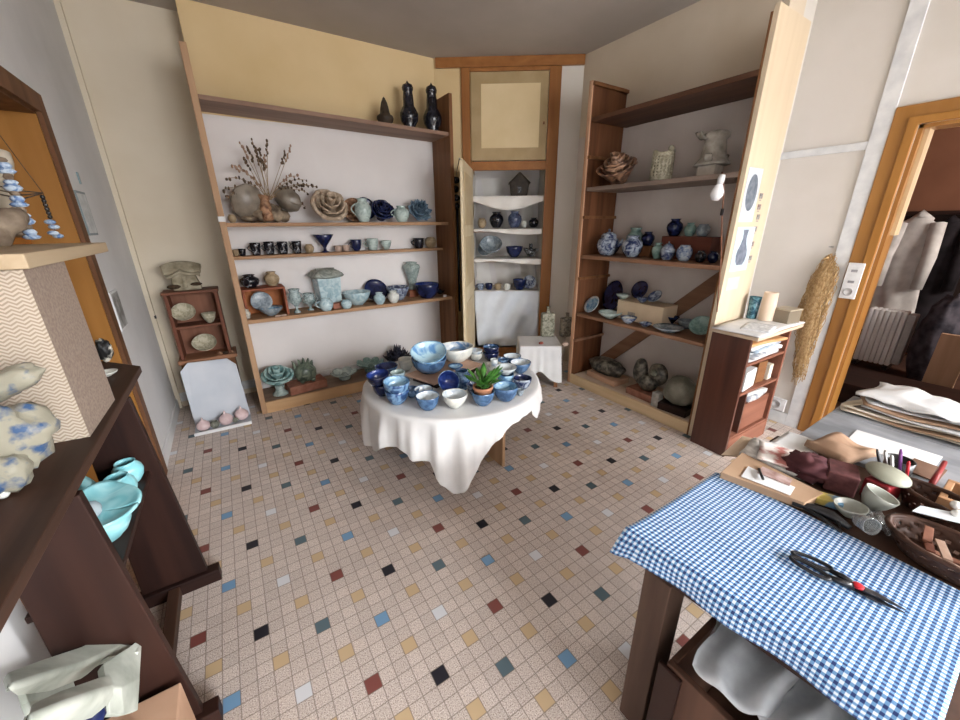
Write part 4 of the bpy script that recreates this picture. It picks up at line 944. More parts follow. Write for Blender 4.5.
# pots on the small table
sh_=.425
FL=glaze('ash flecked glaze',(.13,.13,.09),(.34,.33,.26),26,.45)
q=onz(547,336,sh_); k=ppm(q)
def flask(q,w,h,mt,label,rz):
    b=B(); T=thing('slab_bottle',label,'bottle',q,rz)
    b.box((-w/2,-w*.28,0),(w/2,w*.28,h*.80)).build('slab_body',mt,T,world=False,bevel=.012)
    B().lathe([(0,h*.79),(w*.2,h*.79),(w*.13,h*.86),(w*.12,h*.97),(w*.17,h),(w*.10,h),(w*.08,h*.9),(0,h*.88)],14).build('neck',mt,T,world=False)
flask(q,13*k,30*k,FL,'grey flecked slab bottle with a narrow neck on the small table',-.5)
q=onz(566,336,sh_); flask(q,13*ppm(q),24*ppm(q),glaze('brown flecked glaze',(.12,.10,.075),(.30,.26,.20),26,.45),'brown flecked slab bottle on the small table next to the right shelf',-.3)
lump(onz(541,344,sh_),(.05,.035,.025),noisemat('rust red clay',(.22,.05,.035),(.38,.12,.09),30,.6),'clay_piece','small dark red clay piece at the left of the small table','clay piece',amp=.2,seed=8)
lump(onz(565,346,sh_),(.07,.045,.04),PINKT,'clay_piece','pinkish clay piece at the right edge of the small table','clay piece',amp=.25,seed=9)
# ---------------------------------------------------------------- right shelf
xr=2.84; r1,r2,r3,rb=1.791,1.241,.716,.096
q=Rp(618.5,2.82,r1); q.z+=.02; rose(q,41*ppm(q),.22,glaze('rust brown rose glaze',(.09,.045,.03),(.40,.23,.14),16,.35),'ceramic_rose','big rust-brown ceramic rose on the upper right shelf','ceramic flower',tilt=(.1,-.5),seed=15,curl=.25,rings=5,wide=1.25)
q=Rp(660,xr,r1); k=ppm(q); w,h=22*k,30*k
b=B(); 
def lf(u,v): a=2*PI*u; return (w/2*math.cos(a)*(1-.04*v),w/2*math.sin(a)*(1-.04*v),.012+v*(h-.012)+(.012*math.sin(a*3) if v>.95 else 0))
T=thing('pierced_lantern','cream pierced cylinder lantern in the middle of the upper right shelf','lantern',q)
b.grid(54,19,lf,skip=lambda i,j:(i%3==1 and j%2==1 and 1<j<17)); b.build('pierced_wall',OLIVE,T,world=False,solid=.008)
B().lathe([(0,.0005),(w*.5,.0005),(w*.5,.014),(0,.014)],30).build('base',OLIVE,T,world=False)
B().ball((-.02,-w*.45,h+.012),(.028,.02,.022),10).build('knob',OLIVE,T,world=False)
q=Rp(709,xr,r1); k=ppm(q)
T=thing('tower_sculpture','grey clay tower sculpture with curled roof flaps on the upper right shelf','sculpture',q)
TS=noisemat('grey ash clay',(.20,.18,.15),(.40,.37,.32),18,.5,bs=.3)
B().box((-10*k,-.06,0),(9*k,.06,.075)).build('plinth',noisemat('pale clay',(.45,.40,.34),(.58,.53,.46),20,.6),T,world=False,bevel=.006)
B().lathe([(0,.065),(16*k,.068),(19*k,.075),(18*k,.085),(13.5*k,.12),(11.5*k,.20),(11*k,.225),(14*k,.24),(13.5*k,.262),(8*k,.27),(0,.275)],26,wob=.04).build('tower_body',TS,T,world=False)
for a,z in((2.7,.225),(.3,.235),(3.4,.09),(-.2,.10),(1.8,.24)):
    b=B(); b.grid(6,6,lambda u,v:((10*k+11*k*v)*math.cos(a+(u-.5)*.7*(1-.5*v)),(10*k+11*k*v)*math.sin(a+(u-.5)*.7*(1-.5*v)),z+.02-.05*v+.07*v*v*v)); b.build('roof_flap',TS,T,world=False,solid=.014)
# bulb on its cord
P_=onx(723,172,2.655); 
T=thing('hanging_bulb','white light bulb in a holder hanging from the upper right shelf','light bulb',P_)
qb=onx(718,190,2.612)
CORD=noisemat('brown cord',(.16,.07,.04),(.24,.11,.07),30,.7)
M_=Matrix.Translation(qb)@Matrix.Rotation(.12,4,'X')
B().lathe([(0,-.062),(.02,-.058),(.036,-.03),(.036,-.008),(.024,.02),(.016,.035),(0,.036)],20,M=M_).build('bulb',plain('opal glass',(.82,.82,.84),.15),T)
B().lathe([(0,.034),(.018,.034),(.020,.06),(.016,.085),(0,.088)],16,M=M_).build('bulb_holder',M_WHITE,T)
B().tube([M_@Vector((0,0,.085)),P_+Vector((-.012,0,0)),P_+Vector((-.008,-.03,-.10)),onx(722,215,2.650),onx(721,260,2.650),onx(717,312,2.650)],.004,6).build('cord',CORD,T)
B().box((-.008,-.006,-.02),(.008,.006,.02),0,Matrix.Translation(onx(722,212,2.648))).build('cord_switch',M_BLACK,T)
# second shelf
PR('round',607,2.80,r2,24,.80,PATT,'teapot','blue and white lidded teapot at the left end of the middle right shelf','teapot',spout=True,rz=rad(90),lid=(.62,.36))
PR('jar',631,2.80,r2,22,.95,PATT,'jar','large blue and white jar right of the teapot','jar')
PR('jar',633,2.97,r2,19,1.4,SAGE,'vase','sage green vase standing behind the large blue and white jar','vase')
q=Rp(647,2.95,r2+.001); k=ppm(q); tag(B().box((-7*k,-7*k,0),(7*k,7*k,.085),0,Matrix.Translation(q)).build('wood_block',WR,bevel=.003),'brown wooden block under the small dark jar on the middle right shelf','block')
PR('jar',647,2.95,r2+.087,14,.95,COB,'jar','small dark blue jar on the brown wooden block','jar')
PR('jar',656.5,2.80,r2,12,1.3,SAGE,'vase','little sage green bottle vase in front of the long brown box','vase')
ya,yb=Rp(664,2.97,r2).y,Rp(713,2.97,r2).y
tag(B().box((2.90,yb,r2+.001),(3.05,ya,r2+.165)).build('wooden_box',wood('dark red box',(.10,.03,.02),(.17,.055,.035),'y'),bevel=.003),'long dark red-brown box carrying three jars on the middle right shelf','box')
PR('jar',673.5,2.97,r2+.166,17,.98,COB,'jar','dark cobalt jar, left one of three on the long brown box','jar')
PR('jar',689,2.97,r2+.166,13,1.0,SAGE,'jar','sage green jar, middle one of three on the long brown box','jar')
PR('round',702,2.97,r2+.166,15,.80,GREYB,'jar','round grey-green jar, right one of three on the long brown box','jar')
PR('round',666.5,2.78,r2,16,.92,PATT,'pot','blue and white ginger pot with a small lid, left one before the long box','pot',lid=(.5,.25))
PR('round',683,2.78,r2,17,.92,glaze('blue grey painted glaze',(.08,.12,.24),(.36,.41,.46),30),'pot','round pale blue and white pot before the long box','pot')
PR('jar',699.5,2.78,r2,12,.95,BLKG,'jar','black jar with a white mark on the middle right shelf','jar')
PR('jar',712,2.80,r2,12,.95,COB,'jar','dark blue jar at the right end of the middle right shelf','jar')
# third shelf
def lean_r(px,x,z,wpx,mat,label,kind='plate',ang=70,nm='plate',asp=.12,mat2=None,turn=0,sy=1):
    q=Rp(px,x,z+.004); w=wpx*ppm(q); ob=pot(kind,q,w,w*asp,mat,nm,label,nm,mat2=mat2)
    ob.rotation_euler=(Matrix.Rotation(-PI/2+turn,4,'Z')@Matrix.Rotation(rad(ang),4,'X')).to_euler(); ob.scale=(1,sy,1); ob.location.z+=w/2*sy*math.sin(rad(ang)); return ob
lean_r(592.5,2.76,r3,23,WBL,'pale blue plate leaning against the left upright of the right shelf',ang=58,turn=-.35,mat2=SKY,sy=.82)
lean_r(613,2.98,r3,27,COB,'large oval cobalt plate leaning behind the beige box',ang=75,turn=-.2,sy=1.2)
ya,yb=Rp(617.5,2.82,r3).y,Rp(662,2.82,r3).y
T=thing('cardboard_box','beige cardboard box on the lower right shelf carrying small dishes','box',(2.9,(ya+yb)/2,r3+.001))
BXM=noisemat('beige card box',(.60,.47,.32),(.68,.55,.39),6,.8)
B().box((2.80,yb,r3+.001),(3.00,ya,r3+.16)).build('box_body',BXM,T,bevel=.003)
B().box((2.797,(ya+yb)/2+.03,r3+.02),(2.799,(ya+yb)/2+.10,r3+.075)).build('label',noisemat('grey label',(.26,.23,.20),(.36,.33,.30),30,.7),T)
bt=r3+.162
lean_r(640,2.965,bt,23,COB,'oval cobalt plate leaning on top of the beige box',ang=68,turn=-.25,sy=.85)
PR('dish',622.5,2.86,bt,14,.30,CEL,'dish','small celadon dish at the left end of the beige box top','dish')
PR('dish',642,2.845,bt,12,.38,PATT,'dish','striped blue and white dish in the middle of the beige box top','dish')
lean_r(655.5,2.88,bt,16,PATT,'dark patterned dish tipped up at the right of the beige box top',kind='dish',ang=45,nm='dish',asp=.25,turn=-.2)
PR('dish',609.5,2.735,r3,24,.25,CEL,'dish','wide pale celadon dish at the front left of the lower right shelf','dish')
PR('dish',628,2.71,r3,17,.36,PATT,'dish','small patterned dish at the front edge before the beige box','dish',mat2=CREAM)
PR('dish',645,2.725,r3,13,.30,PATT,'dish','striped blue dish in front of the right half of the beige box','dish')
PR('goblet',671.5,2.93,r3,14,.65,COB,'bowl','dark blue footed bowl right of the beige box','bowl')
PR('plate',668,2.75,r3,32,.14,GREYB,'plate','large flat grey-green plate at the front of the lower right shelf','plate')
PR('bowl',686,2.95,r3,20,.38,GREYB,'bowl','grey-blue bowl behind the large flat plate','bowl')
lean_r(701,2.80,r3,27,SAGE,'deep sage green bowl tipped up at the right end of the lower right shelf',kind='bowl',ang=40,nm='bowl',asp=.30,turn=.2)
tag(B().box((2.90,1.275,r3+.001),(3.02,1.36,r3+.10)).build('black_box',M_BLACK,bevel=.003),'small black box in the right end of the lower right shelf','box')
# base board stones
def slab(px,x,wpx,d,h,mt,nm,label,rz=0):
    q=Rp(px,x,rb+.001); k=ppm(q); tag(B().box((-d/2,-wpx*k/2,0),(d/2,wpx*k/2,h),0,Matrix.Translation(q)@Matrix.Rotation(rz,4,'Z')).build(nm,mt,bevel=.004),label,'slab'); return q+Vector((0,0,h+.001)),k
SLW=wood('tan slab',(.42,.25,.16),(.54,.35,.24),'y')
q,k=slab(607,2.85,38,.20,.05,SLW,'wooden_slab','tan wooden slab under the long dark stone sculpture',-.06)
lump(q+Vector((0,.02,0)),(.16,44*k,.17),STONE,'stone_sculpture','long dark mottled stone-like sculpture at the left of the right shelf base','sculpture',amp=.12,seed=31)
q,k=slab(646,2.80,38,.16,.06,noisemat('rust slab',(.22,.09,.06),(.32,.15,.10),20,.8),'brick','rust-red slab under the two-lobed dark sculpture',-.05)
off=Vector((3,5,7)); b=B()
def fn(p): return 1+.07*noise.fractal(p*3+off,1,2,3)
T=thing('lobed_sculpture','two-lobed dark mottled sculpture in the middle of the right shelf base','sculpture',q)
B().ball((0,0,.08),(.075,.085,.08),24,0,fn).build('sculpture_base',STONE,T,world=False)
B().ball((0,.085,.15),(.055,.062,.115),24,0,fn).build('lobe',STONE,T,world=False)
B().ball((0,-.075,.17),(.05,.085,.095),24,0,fn).build('lobe',STONE,T,world=False)
B().lathe([(0,0),(.025,0),(.03,.012),(0,.014)],16,M=Matrix.Translation((-.055,-.075,.20))@Matrix.Rotation(-PI/2,4,'Y')).build('pale_inset',GREYG,T,world=False)
q=Rp(656,2.72,rb+.001); tag(B().box((-.035,-.03,0),(.035,.03,.12),0,Matrix.Translation(q)).build('stone_block',noisemat('grey block',(.26,.25,.23),(.36,.35,.33),30,.8),bevel=.004),'small grey upright block between the two-lobed sculpture and the boulder','block')
q,k=slab(677,2.80,31,.22,.06,W_DARK('y'),'wooden_slab','dark wooden slab under the grey boulder',.1)
lump(q,(.21,37*k,.24),noisemat('grey green boulder',(.15,.145,.11),(.33,.32,.27),7,.5,bs=.4),'boulder_sculpture','smooth grey-green boulder sculpture at the right of the right shelf base','sculpture',amp=.10,freq=1.6,seed=40)
# ---------------------------------------------------------------- wall unit contents
q=Lp(187.5,3.80,.757); w=25*ppm(q); o=pot('bowl',q,w,w*.3,OLIVE,'plate','olive speckled plate tipped forward in the top compartment of the small unit','plate',tilt=(rad(48),0),rz=0); o.location.z+=.085
PL('bowl',210.5,3.80,.756,15,.62,OLIVE,'bowl','olive stoneware bowl in the top compartment of the small unit','bowl')
q=Lp(208,3.80,.487); w=25*ppm(q); o=pot('bowl',q,w,w*.3,OLIVE,'plate','olive plate tipped forward in the bottom compartment of the small unit','plate',tilt=(rad(40),0),rz=0); o.location.z+=.08
for i,px in enumerate((220,226,232)): lump(Lp(px,3.735,.486),(.04,.03,.03),M_SOIL if i%2 else BROWNG,'clay_piece',('left','middle','right')[i]+' one of three little dark clay pieces on the ledge of the small unit','clay piece',amp=.25,seed=50+i)
q=Lp(187,3.84,1.032); k=ppm(q)
T=thing('hooded_sculpture','beige clay hut sculpture with a draped roof on top of the small unit','sculpture',q,.05)
HS=noisemat('beige raw clay',(.20,.17,.11),(.40,.355,.26),16,.7,bs=.35)
w2=17*k
B().add([(-w2*.80,-.06,0),(w2*.95,-.06,0),(w2*1.0,.06,0),(-w2*.80,.06,0),(-w2*.70,-.05,.17),(w2*.60,-.05,.17),(w2*.60,.05,.17),(-w2*.70,.05,.17)],[(0,3,2,1),(4,5,6,7),(0,1,5,4),(1,2,6,5),(2,3,7,6),(3,0,4,7)]).build('hut_body',HS,T,world=False,bevel=.015)
def rf(u,v):
    x=(u-.5)*2; y=(v-.5)*2; fr=max(0,-y)
    return (x*w2*(1.18-.12*fr),y*.075-.005,.215-.03*y*y-.03*x*x-fr*(.018+.022*abs(math.sin(x*3.1+.4))))
B().grid(26,12,rf).build('draped_roof',HS,T,world=False,solid=.016)
B().grid(26,8,lambda u,v:(lambda p:(p[0]*.93,p[1]*.9,p[2]-.026))(rf(u,v))).build('under_drape',HS,T,world=False,solid=.010)
B().box((-.012,-.068,.02),(.012,-.05,.11)).build('nose_ridge',HS,T,world=False,bevel=.006)
B().ball((-.075,-.058,.035),(.045,.012,.018),10).build('dark_opening',M_SOIL,T,world=False)
B().ball((.07,-.058,.045),(.04,.012,.014),10).build('dark_opening',M_SOIL,T,world=False)
for px,py,w,lb in ((205,431,14.5,'left pale pink onion-shaped bottle on the white card display'),(227.5,425,15,'middle pale pink onion-shaped bottle on the white card display'),(243,420,14.5,'right pale pink onion-shaped bottle on the white card display')):
    PT('onion',px,py,.013,w,1.12,PGLAZE,'onion_bottle',lb,'bottle',group='pale pink onion bottles')
PT('round',216,428,.013,10,.8,GREYG,'pot','small grey pot between the left two pink onion bottles','pot')
PT('round',236,422.5,.013,7,.8,GREYG,'pot','tiny grey pot between the right two pink onion bottles','pot')
# ---------------------------------------------------------------- round table
tb=[('deep',383,396.5,20,.62,COB,COBL,'lower cobalt bowl of a nested pair at the far left of the round table'),
('deep',380,387,22,.55,COB,COBL,'upper cobalt bowl tilted on another at the far left of the round table'),
('bowl',412,398,16,.55,BLUE,MID,'mottled blue bowl just behind the light blue stack at the left of the table'),
('deep',398,405,25,.60,BLUE,SKY,'tall mottled light blue bowl at the front left of the round table'),
('bowl',387.5,374.5,23,.35,MID,COB,'flat slate-blue dish at the back left rim of the round table'),
('deep',398.5,383,14.5,.75,CELB,CEL,'small celadon bowl near the back left of the round table'),
('deep',406.5,371,15,.80,CREAM,CREAM,'small cream bowl behind the celadon one'),
('bowl',424,399.5,19,.55,MID,WBL,'white-lined bowl with blue streaks behind the front blue-rimmed bowl'),
('deep',428.5,411,24,.62,MID,WBL,'blue bowl with a white-streaked inside at the front of the round table'),
('bowl',455,409,26,.55,CREAM,WBL,'cream bowl at the very front of the round table'),
('round',462,391,19,1.05,BLUE,MID,'mottled blue round jar in front of the pinkish board'),
('bowl',473.5,395.5,14,.8,PATT,PATT,'dark patterned bowl half hidden left of the potted plant'),
('deep',483,406.5,23.5,.62,MID,MID,'slate-blue bowl holding the potted plant'),
('deep',505.5,402,25,.60,MID,SKY,'blue bowl with a sky-blue inside right of the potted plant'),
('cup',520,396,7.5,.8,GREYB,GREYB,'tiny grey-blue cup at the right front of the round table'),
('deep',522,389.5,19,.58,PATT,COB,'dark patterned bowl at the right edge of the round table'),
('bowl',520,374,21,.55,MID,WBL,'blue bowl with a pale inside at the back right of the round table'),
('deep',505.5,387,17,.75,SKY,MID,'sky-blue bowl under the blue and white plate'),
('bowl',494,373,17,.48,CREAM,CREAM,'white bowl in the back middle carrying a small white cup'),
('cup',503,369.5,11,.9,BLUE,MID,'mottled blue beaker behind the blue and white plate'),
('deep',491,361.5,16,.55,COB,COB,'lower dark blue bowl of the stack at the back of the round table'),
('bowl',512,364,18,.42,MID,WBL,'shallow white-lined bowl at the back right rim'),
('deep',476,361,14,.55,CREAM,WBL,'small white bowl right of the big cream bowl'),
('bowl',481,379,13,.5,CREAM,CREAM,'white bowl half hidden behind the potted plant')]
TABLE=[]
for kd,px,py,w,a,m1,m2,lb in tb:
    TABLE.append(PT(kd,px,py,TZ,w,a,m1,'cup' if kd=='cup' else ('jar' if kd=='round' else 'bowl'),lb,'bowl' if kd in('bowl','deep') else ('jar' if kd=='round' else 'cup'),mat2=m2,wob=.02,group='pots on the round table'))
TABLE[1].location=TABLE[0].location+Vector((-.010,.010,.062)); TABLE[1].rotation_euler=(.06,-.10,0)
ub=TABLE[2]; 
PL_=TABLE[17]; q=PL_.location.copy(); pot('dish',(q.x,q.y,q.z+.078),.135,.045,WBL,'plate','blue and white plate lying over the sky-blue bowl','plate',mat2=WBL,wob=.02)
q=TABLE[18].location.copy(); pot('cup',(q.x,q.y,q.z+.017),.050,.075,WBL,'cup','small white cup with blue marks standing in the white bowl','cup')
q=TABLE[20].location.copy(); pot('deep',(q.x,q.y,q.z+.040),.118,.07,COB,'bowl','upper dark blue bowl of the stack at the back of the round table','bowl',mat2=MID)
q=TABLE[22].location.copy(); pot('bowl',(q.x,q.y,q.z+.034),.10,.045,WBL,'bowl','small white bowl with blue streaks stacked at the back of the round table','bowl')
q=TABLE[3].location.copy(); pot('deep',(q.x,q.y,q.z+.060),.150,.075,BLUE,'bowl','light blue bowl nested on top of the tall mottled one at the front left','bowl',mat2=SKY,tilt=(.05,.04))
o=PT('bowl',447,396,TZ,22,.55,BLUE,'bowl','cobalt-lined bowl lying on its side facing the room on the round table','bowl',mat2=COBL)
wv=o.dimensions.x; A=math.atan2(-o.location.y,-o.location.x)
o.rotation_euler=(Matrix.Rotation(A+.25,4,'Z')@Matrix.Rotation(rad(58),4,'Y')).to_euler(); o.location+=Vector((-math.cos(A)*.03,-math.sin(A)*.03,.058))
# on the riser
q=Tp(430,374,RZ+.001,.05); k=ppm(q); w1=35*k
pot('deep',q,w1,w1*.42,MID,'bowl','large slate-blue bowl standing on the pinkish board of the round table','bowl',mat2=MID,wob=.02)
A=math.atan2(-q.y,-q.x)
o=pot('bowl',q+Vector((math.cos(A)*-.01,math.sin(A)*-.01,.072)),w1*1.02,w1*.33,SKY,'bowl','large sky-blue bowl tilted in the slate-blue one on the pinkish board','bowl',mat2=glaze('sky glaze with blue patch',(.42,.60,.68),(.10,.24,.46),7,lo=.48,hi=.58),wob=.03)
o.rotation_euler=(Matrix.Rotation(A,4,'Z')@Matrix.Rotation(rad(20),4,'Y')).to_euler()
q=Tp(457,362.5,RZ+.001,.05); k=ppm(q); pot('deep',q,33*k,33*k*.45,CREAM,'bowl','large cream bowl at the back of the pinkish board','bowl',mat2=WBL,wob=.015)
q=onz(455.5,368.5,RZ+.001); pot('plate',q,15*ppm(q),.022,MID,'plate','small flat blue plate lying on the pinkish board','plate',mat2=SKY)
# potted plant
q=TABLE[12].location.copy()+Vector((0,0,.024)); 
T=thing('potted_plant','small green leafy plant in a terracotta pot set in a blue bowl','plant',q)
B().lathe([(0,0),(.038,0),(.052,.07),(.056,.072),(.056,.088),(.050,.088),(.047,.078),(0,.076)],24).build('flower_pot',M_TERRA,T,world=False)
B().lathe([(0,.079),(.046,.078)],20).build('soil',M_SOIL,T,world=False)
rnd=random.Random(5)
for i in range(44):
    a=rnd.uniform(0,2*PI); L=rnd.uniform(.07,.155); le=rnd.uniform(.05,.75); r0=rnd.uniform(.004,.03); wd_=rnd.uniform(.011,.017)
    def fn(u,v,a=a,L=L,le=le,r0=r0,wd_=wd_):
        s=L*v; rr=r0+s*math.sin(le+.35*v); z=.075+s*math.cos(le+.35*v); x=(u-.5)*2*(.0015+wd_*(max(0,math.sin(PI*min(1,max(0,(v-.42)/.58)**.8)))**.9 if v>.42 else 0))
        return (rr*math.cos(a)-x*math.sin(a),rr*math.sin(a)+x*math.cos(a),z-abs(x)*.3)
    B().grid(2,9,fn).build('leaf',M_LEAF,T,world=False,solid=.0012)
# ================================================================== RIGHT WALL AND CABINET TOP
PY=1.2215
def panelq(px,py): return ony(px,py,PY)
def poster(px4,label,pic,mt_bg,mt):
    q=[panelq(*p) for p in px4]; x0=(q[0].x+q[3].x)/2; x1=(q[1].x+q[2].x)/2; z1=(q[0].z+q[1].z)/2; z0=(q[2].z+q[3].z)/2
    T=thing('poster',label,'poster',((x0+x1)/2,PY,z0))
    B().box((x0,PY-.0025,z0),(x1,PY-.0005,z1)).build('sheet',mt_bg,T)
    cx,w,h=(x0+x1)/2,(x1-x0),(z1-z0)
    b=B(); pr=[]
    if pic=='egg': pr=[(.36*w*math.cos(t),.05*h+.34*h*math.sin(t)) for t in[2*PI*i/28 for i in range(28)]]
    else:
        half=[(.14,.44),(.11,.36),(.10,.24),(.15,.12),(.27,-.02),(.30,-.14),(.25,-.28),(.16,-.36)]
        pr=[(x*w,y*h) for x,y in half]+[(-x*w,y*h) for x,y in half[::-1]]
    b.prism([(cx+x,PY-.003,(z0+z1)/2+y) for x,y in pr],(0,-.0006,0)); b.build('printed_picture',mt,T)
    return T
PB=noisemat('pale grey print',(.48,.53,.60),(.56,.60,.66),5,.5)
poster([(751,168),(762,168),(753,222),(736,222)],'upper poster with an oval grey dish on the cream end panel','egg',PB,noisemat('grey oval print',(.07,.09,.12),(.17,.20,.24),22,.5))
poster([(739,228),(756,226),(745,270),(727,272)],'lower poster with a grey vase on the cream end panel','vase',noisemat('pale blue print',(.44,.55,.63),(.53,.62,.68),5,.5),noisemat('grey vase print',(.09,.11,.15),(.18,.21,.27),22,.5))
q0=panelq(732,277); tag(B().box((q0.x-.055,PY-.002,q0.z-.085),(q0.x+.105,PY-.0005,q0.z-.005)).build('paper_note',M_CREAMP),'blank cream paper strip under the lower poster','paper')
for i,(x,y) in enumerate(((761,196),(759,207),(758,217),(755,229),(752,244),(750,258))):
    q=panelq(x,y); nth=('topmost','second','third','fourth','fifth','lowest')[i]
    T=thing('photo_card',nth+' of the tiny picture cards in the column right of the posters','card',(q.x,PY,q.z),group='column of tiny picture cards')
    B().box((q.x-.022,PY-.0015,q.z-.016),(q.x+.022,PY-.0005,q.z+.016)).build('picture',noisemat('tiny print %d'%(i%3),[(.08,.075,.08),(.13,.04,.035),(.14,.13,.11)][i%3],(.34,.32,.30),60,.6),T)
    B().box((q.x-.018,PY-.0012,q.z-.030),(q.x+.014,PY-.0005,q.z-.020)).build('caption_strip',noisemat('faint caption',(.34,.30,.26),(.46,.41,.35),90,.7),T)
ct=ch+.022+.013
q=onz(751,318,ct); w=12.5*ppm(q)
T=pot('tumbler',q,w*1.05,w*2.1,glaze('teal blue glaze',(.02,.07,.11),(.12,.28,.34),22,.2),'tumbler','tall teal blue tumbler on the papers of the dark cabinet','tumbler',n=8)
q=onz(765,320,ct); k=ppm(q); 
MCR=noisemat('cream card tube',(.66,.52,.40),(.72,.59,.47),4,.7)
tag(B().lathe([(7.5*k,0),(7.8*k,.11),(7.2*k,.19),(6.6*k,.19),(7.0*k,.11),(6.8*k,0)],26).build('paper_tube',MCR,world=False,loc=tuple(q)),'cream rolled card tube standing on the dark cabinet','tube')
q=onz(785,322,ct-.004); k=ppm(q); 
T=thing('glass_box','small brown-tinted glass box at the right end of the dark cabinet','box',q,-.2)
gm,nt,bb=newmat('smoky glass'); bb.inputs['Base Color'].default_value=(.45,.38,.28,1); bb.inputs['Roughness'].default_value=.08; bb.inputs['Transmission Weight'].default_value=.55
B().box((-12*k,-.05,0),(12*k,.05,.085)).build('box_body',gm,T,world=False,bevel=.004)
B().box((-12.5*k,-.053,.086),(12.5*k,.053,.096)).build('box_lid',noisemat('tan lid',(.35,.30,.22),(.45,.40,.32),10,.5),T,world=False,bevel=.002)
# straw bundle
q=onx(829,252,3.40)
T=thing('straw_bundle','long dried straw bundle hanging from a nail beside the white wall trim','straw',q)
B().tube([(3.448,q.y,q.z+.03),(3.38,q.y,q.z+.035)],.005,6).build('nail',M_STEEL,T)
rnd=random.Random(12); path=[onx(831,254,3.41),onx(824,278,3.40),onx(812,312,3.40),onx(804,345,3.40),onx(797,380,3.41),onx(790,412,3.42)]; widths=[.022,.072,.085,.055,.035,.012]
b=B(); b2=B()
for i in range(230):
    ln=rnd.uniform(.2,.7); st=rnd.uniform(0,max(.02,.9-ln))**1.25; a=rnd.uniform(0,2*PI); rr=rnd.random()**.5; ph=rnd.uniform(0,6); fq=rnd.uniform(5,13)
    pts=[]
    for j in range(16):
        t=min(.999,st+ln*j/15)*5; k_=min(4,int(t)); f=t-k_; c=path[k_].lerp(path[k_+1],f); w=widths[k_]*(1-f)+widths[k_+1]*f
        an=a+.8*math.sin(t*1.5+ph); cu=.011*math.sin(t*fq+ph); c=c+Vector((-abs(.45*w*math.sin(an))+.012,w*math.cos(an)*rr+cu,.011*math.cos(t*fq*1.1+ph)))
        pts.append(c)
    (b if i%2 else b2).tube(pts,.0019,4)
b.build('straw_strands',M_STRAW,T)['kind']='stuff'; b2.build('straw_strands',noisemat('brown dry straw',(.32,.19,.08),(.50,.33,.16),60,.85),T)['kind']='stuff'
b=B().tube([path[0]+Vector((-.02,.0,-.02)),path[0]+Vector((-.03,.02,-.03)),path[0]+Vector((.0,.028,-.03)),path[0]+Vector((.02,0,-.02))],.006,6); b.build('tie',M_STRAW,T)
# sockets
T=thing('switch_plate','white plate with two switches and a socket on the orange door frame','switch',(3.405,.785,1.0))
B().box((3.408,.745,1.02),(3.4275,.828,1.25)).build('plate',M_WHITE,T,bevel=.004)
for z in(1.20,1.13): B().box((3.404,.772,z-.008),(3.4078,.803,z+.008)).build('switch_rocker',noisemat('grey switch',(.30,.30,.32),(.4,.4,.42),10,.4),T)
B().lathe([(.026,0),(.026,.004),(.020,.004),(.018,.001),(0,.001)],20,M=Matrix.Translation((3.4075,.787,1.065))@Matrix.Rotation(-PI/2,4,'Y')).build('socket',noisemat('grey socket',(.42,.42,.43),(.5,.5,.5),10,.4),T)
T=thing('wall_socket','white socket low on the wall by the baseboard under the straw','socket',(3.44,1.0,.10))
B().box((3.43,.945,.10),(3.4495,1.055,.20)).build('plate',M_WHITE,T,bevel=.004)
B().lathe([(.034,0),(.034,.006),(.024,.006),(.022,.001),(0,.001)],20,M=Matrix.Translation((3.4295,1.005,.15))@Matrix.Rotation(-PI/2,4,'Y')).build('socket',noisemat('grey socket',(0,0,0),(0,0,0)),T)
# ================================================================== HALL
T=thing('oil_heater','white ribbed oil heater standing on the hall floor beyond the doorway','heater',(5.75,.93,0))
HW=noisemat('white enamel',(.72,.72,.73),(.78,.78,.79),5,.4)
for i in range(7): B().box((5.60,.80+i*.041,.07),(5.76,.839+i*.041,.64)).build('rib',HW,T,bevel=.012)
B().box((5.60,.735,.10),(5.75,.795,.62)).build('control_box',plain('grey enamel',(.42,.42,.43),.4),T,bevel=.008)
for y in(.82,1.06): B().box((5.56,y-.02,.03),(5.80,y+.02,.068)).build('foot',M_BLACK,T)
def garment(px,y_top,y_bot,x,wt,wb,mt,label,group=None,seed=0):
    a=onx(px,y_top,x); c=onx(px-(y_bot-y_top)*.36,y_bot,x); H=a.z-c.z
    T_=thing('coat',label,'coat',(x,a.y,c.z),group=group)
    def fn(u,v):
        th=2*PI*u; w=(wt+(wb-wt)*min(1,v*1.3)**.8)/2*(.35 if v<.04 else 1); d=.07*(1-.2*v)
        f=1+.16*math.sin(th*5+seed+v*2)*v
        return (x+d*f*math.sin(th)-.02*v,a.y+(w*f)*math.cos(th)+.02*math.sin(v*4+seed),a.z-H*v+.012*math.sin(th*3)*v)
    B().grid(40,16,fn).build('coat_body',mt,T_)
    for s_ in(-1,1):
        pts=[Vector((x-.03,a.y+s_*wt*.42,a.z-.06)),Vector((x-.09,a.y+s_*(wt*.52),a.z-.28*H-.05)),Vector((x-.10,a.y+s_*(wt*.50),a.z-.55*H-.05))]
        B().tube(pts,[.06,.055,.045],10).build('sleeve',mt,T_)
    B().tube([(x+.02,a.y-.06,a.z-.03),(x-.06,a.y,a.z+.03),(x+.02,a.y+.07,a.z-.03)],[.03,.04,.03],8).build('collar',mt,T_)
xc=6.25
RK=thing('coat_rack','dark wooden coat rack with a board and pegs on the far hall wall','coat rack',(6.5,.95,0))
B().box((6.50,.20,.04),(6.59,1.75,1.60)).build('back_board',plain('near black wood',(.025,.015,.013),.5),RK)
B().box((6.40,.20,1.56),(6.4995,1.75,1.60)).build('top_rail',W_DARK('y'),RK)
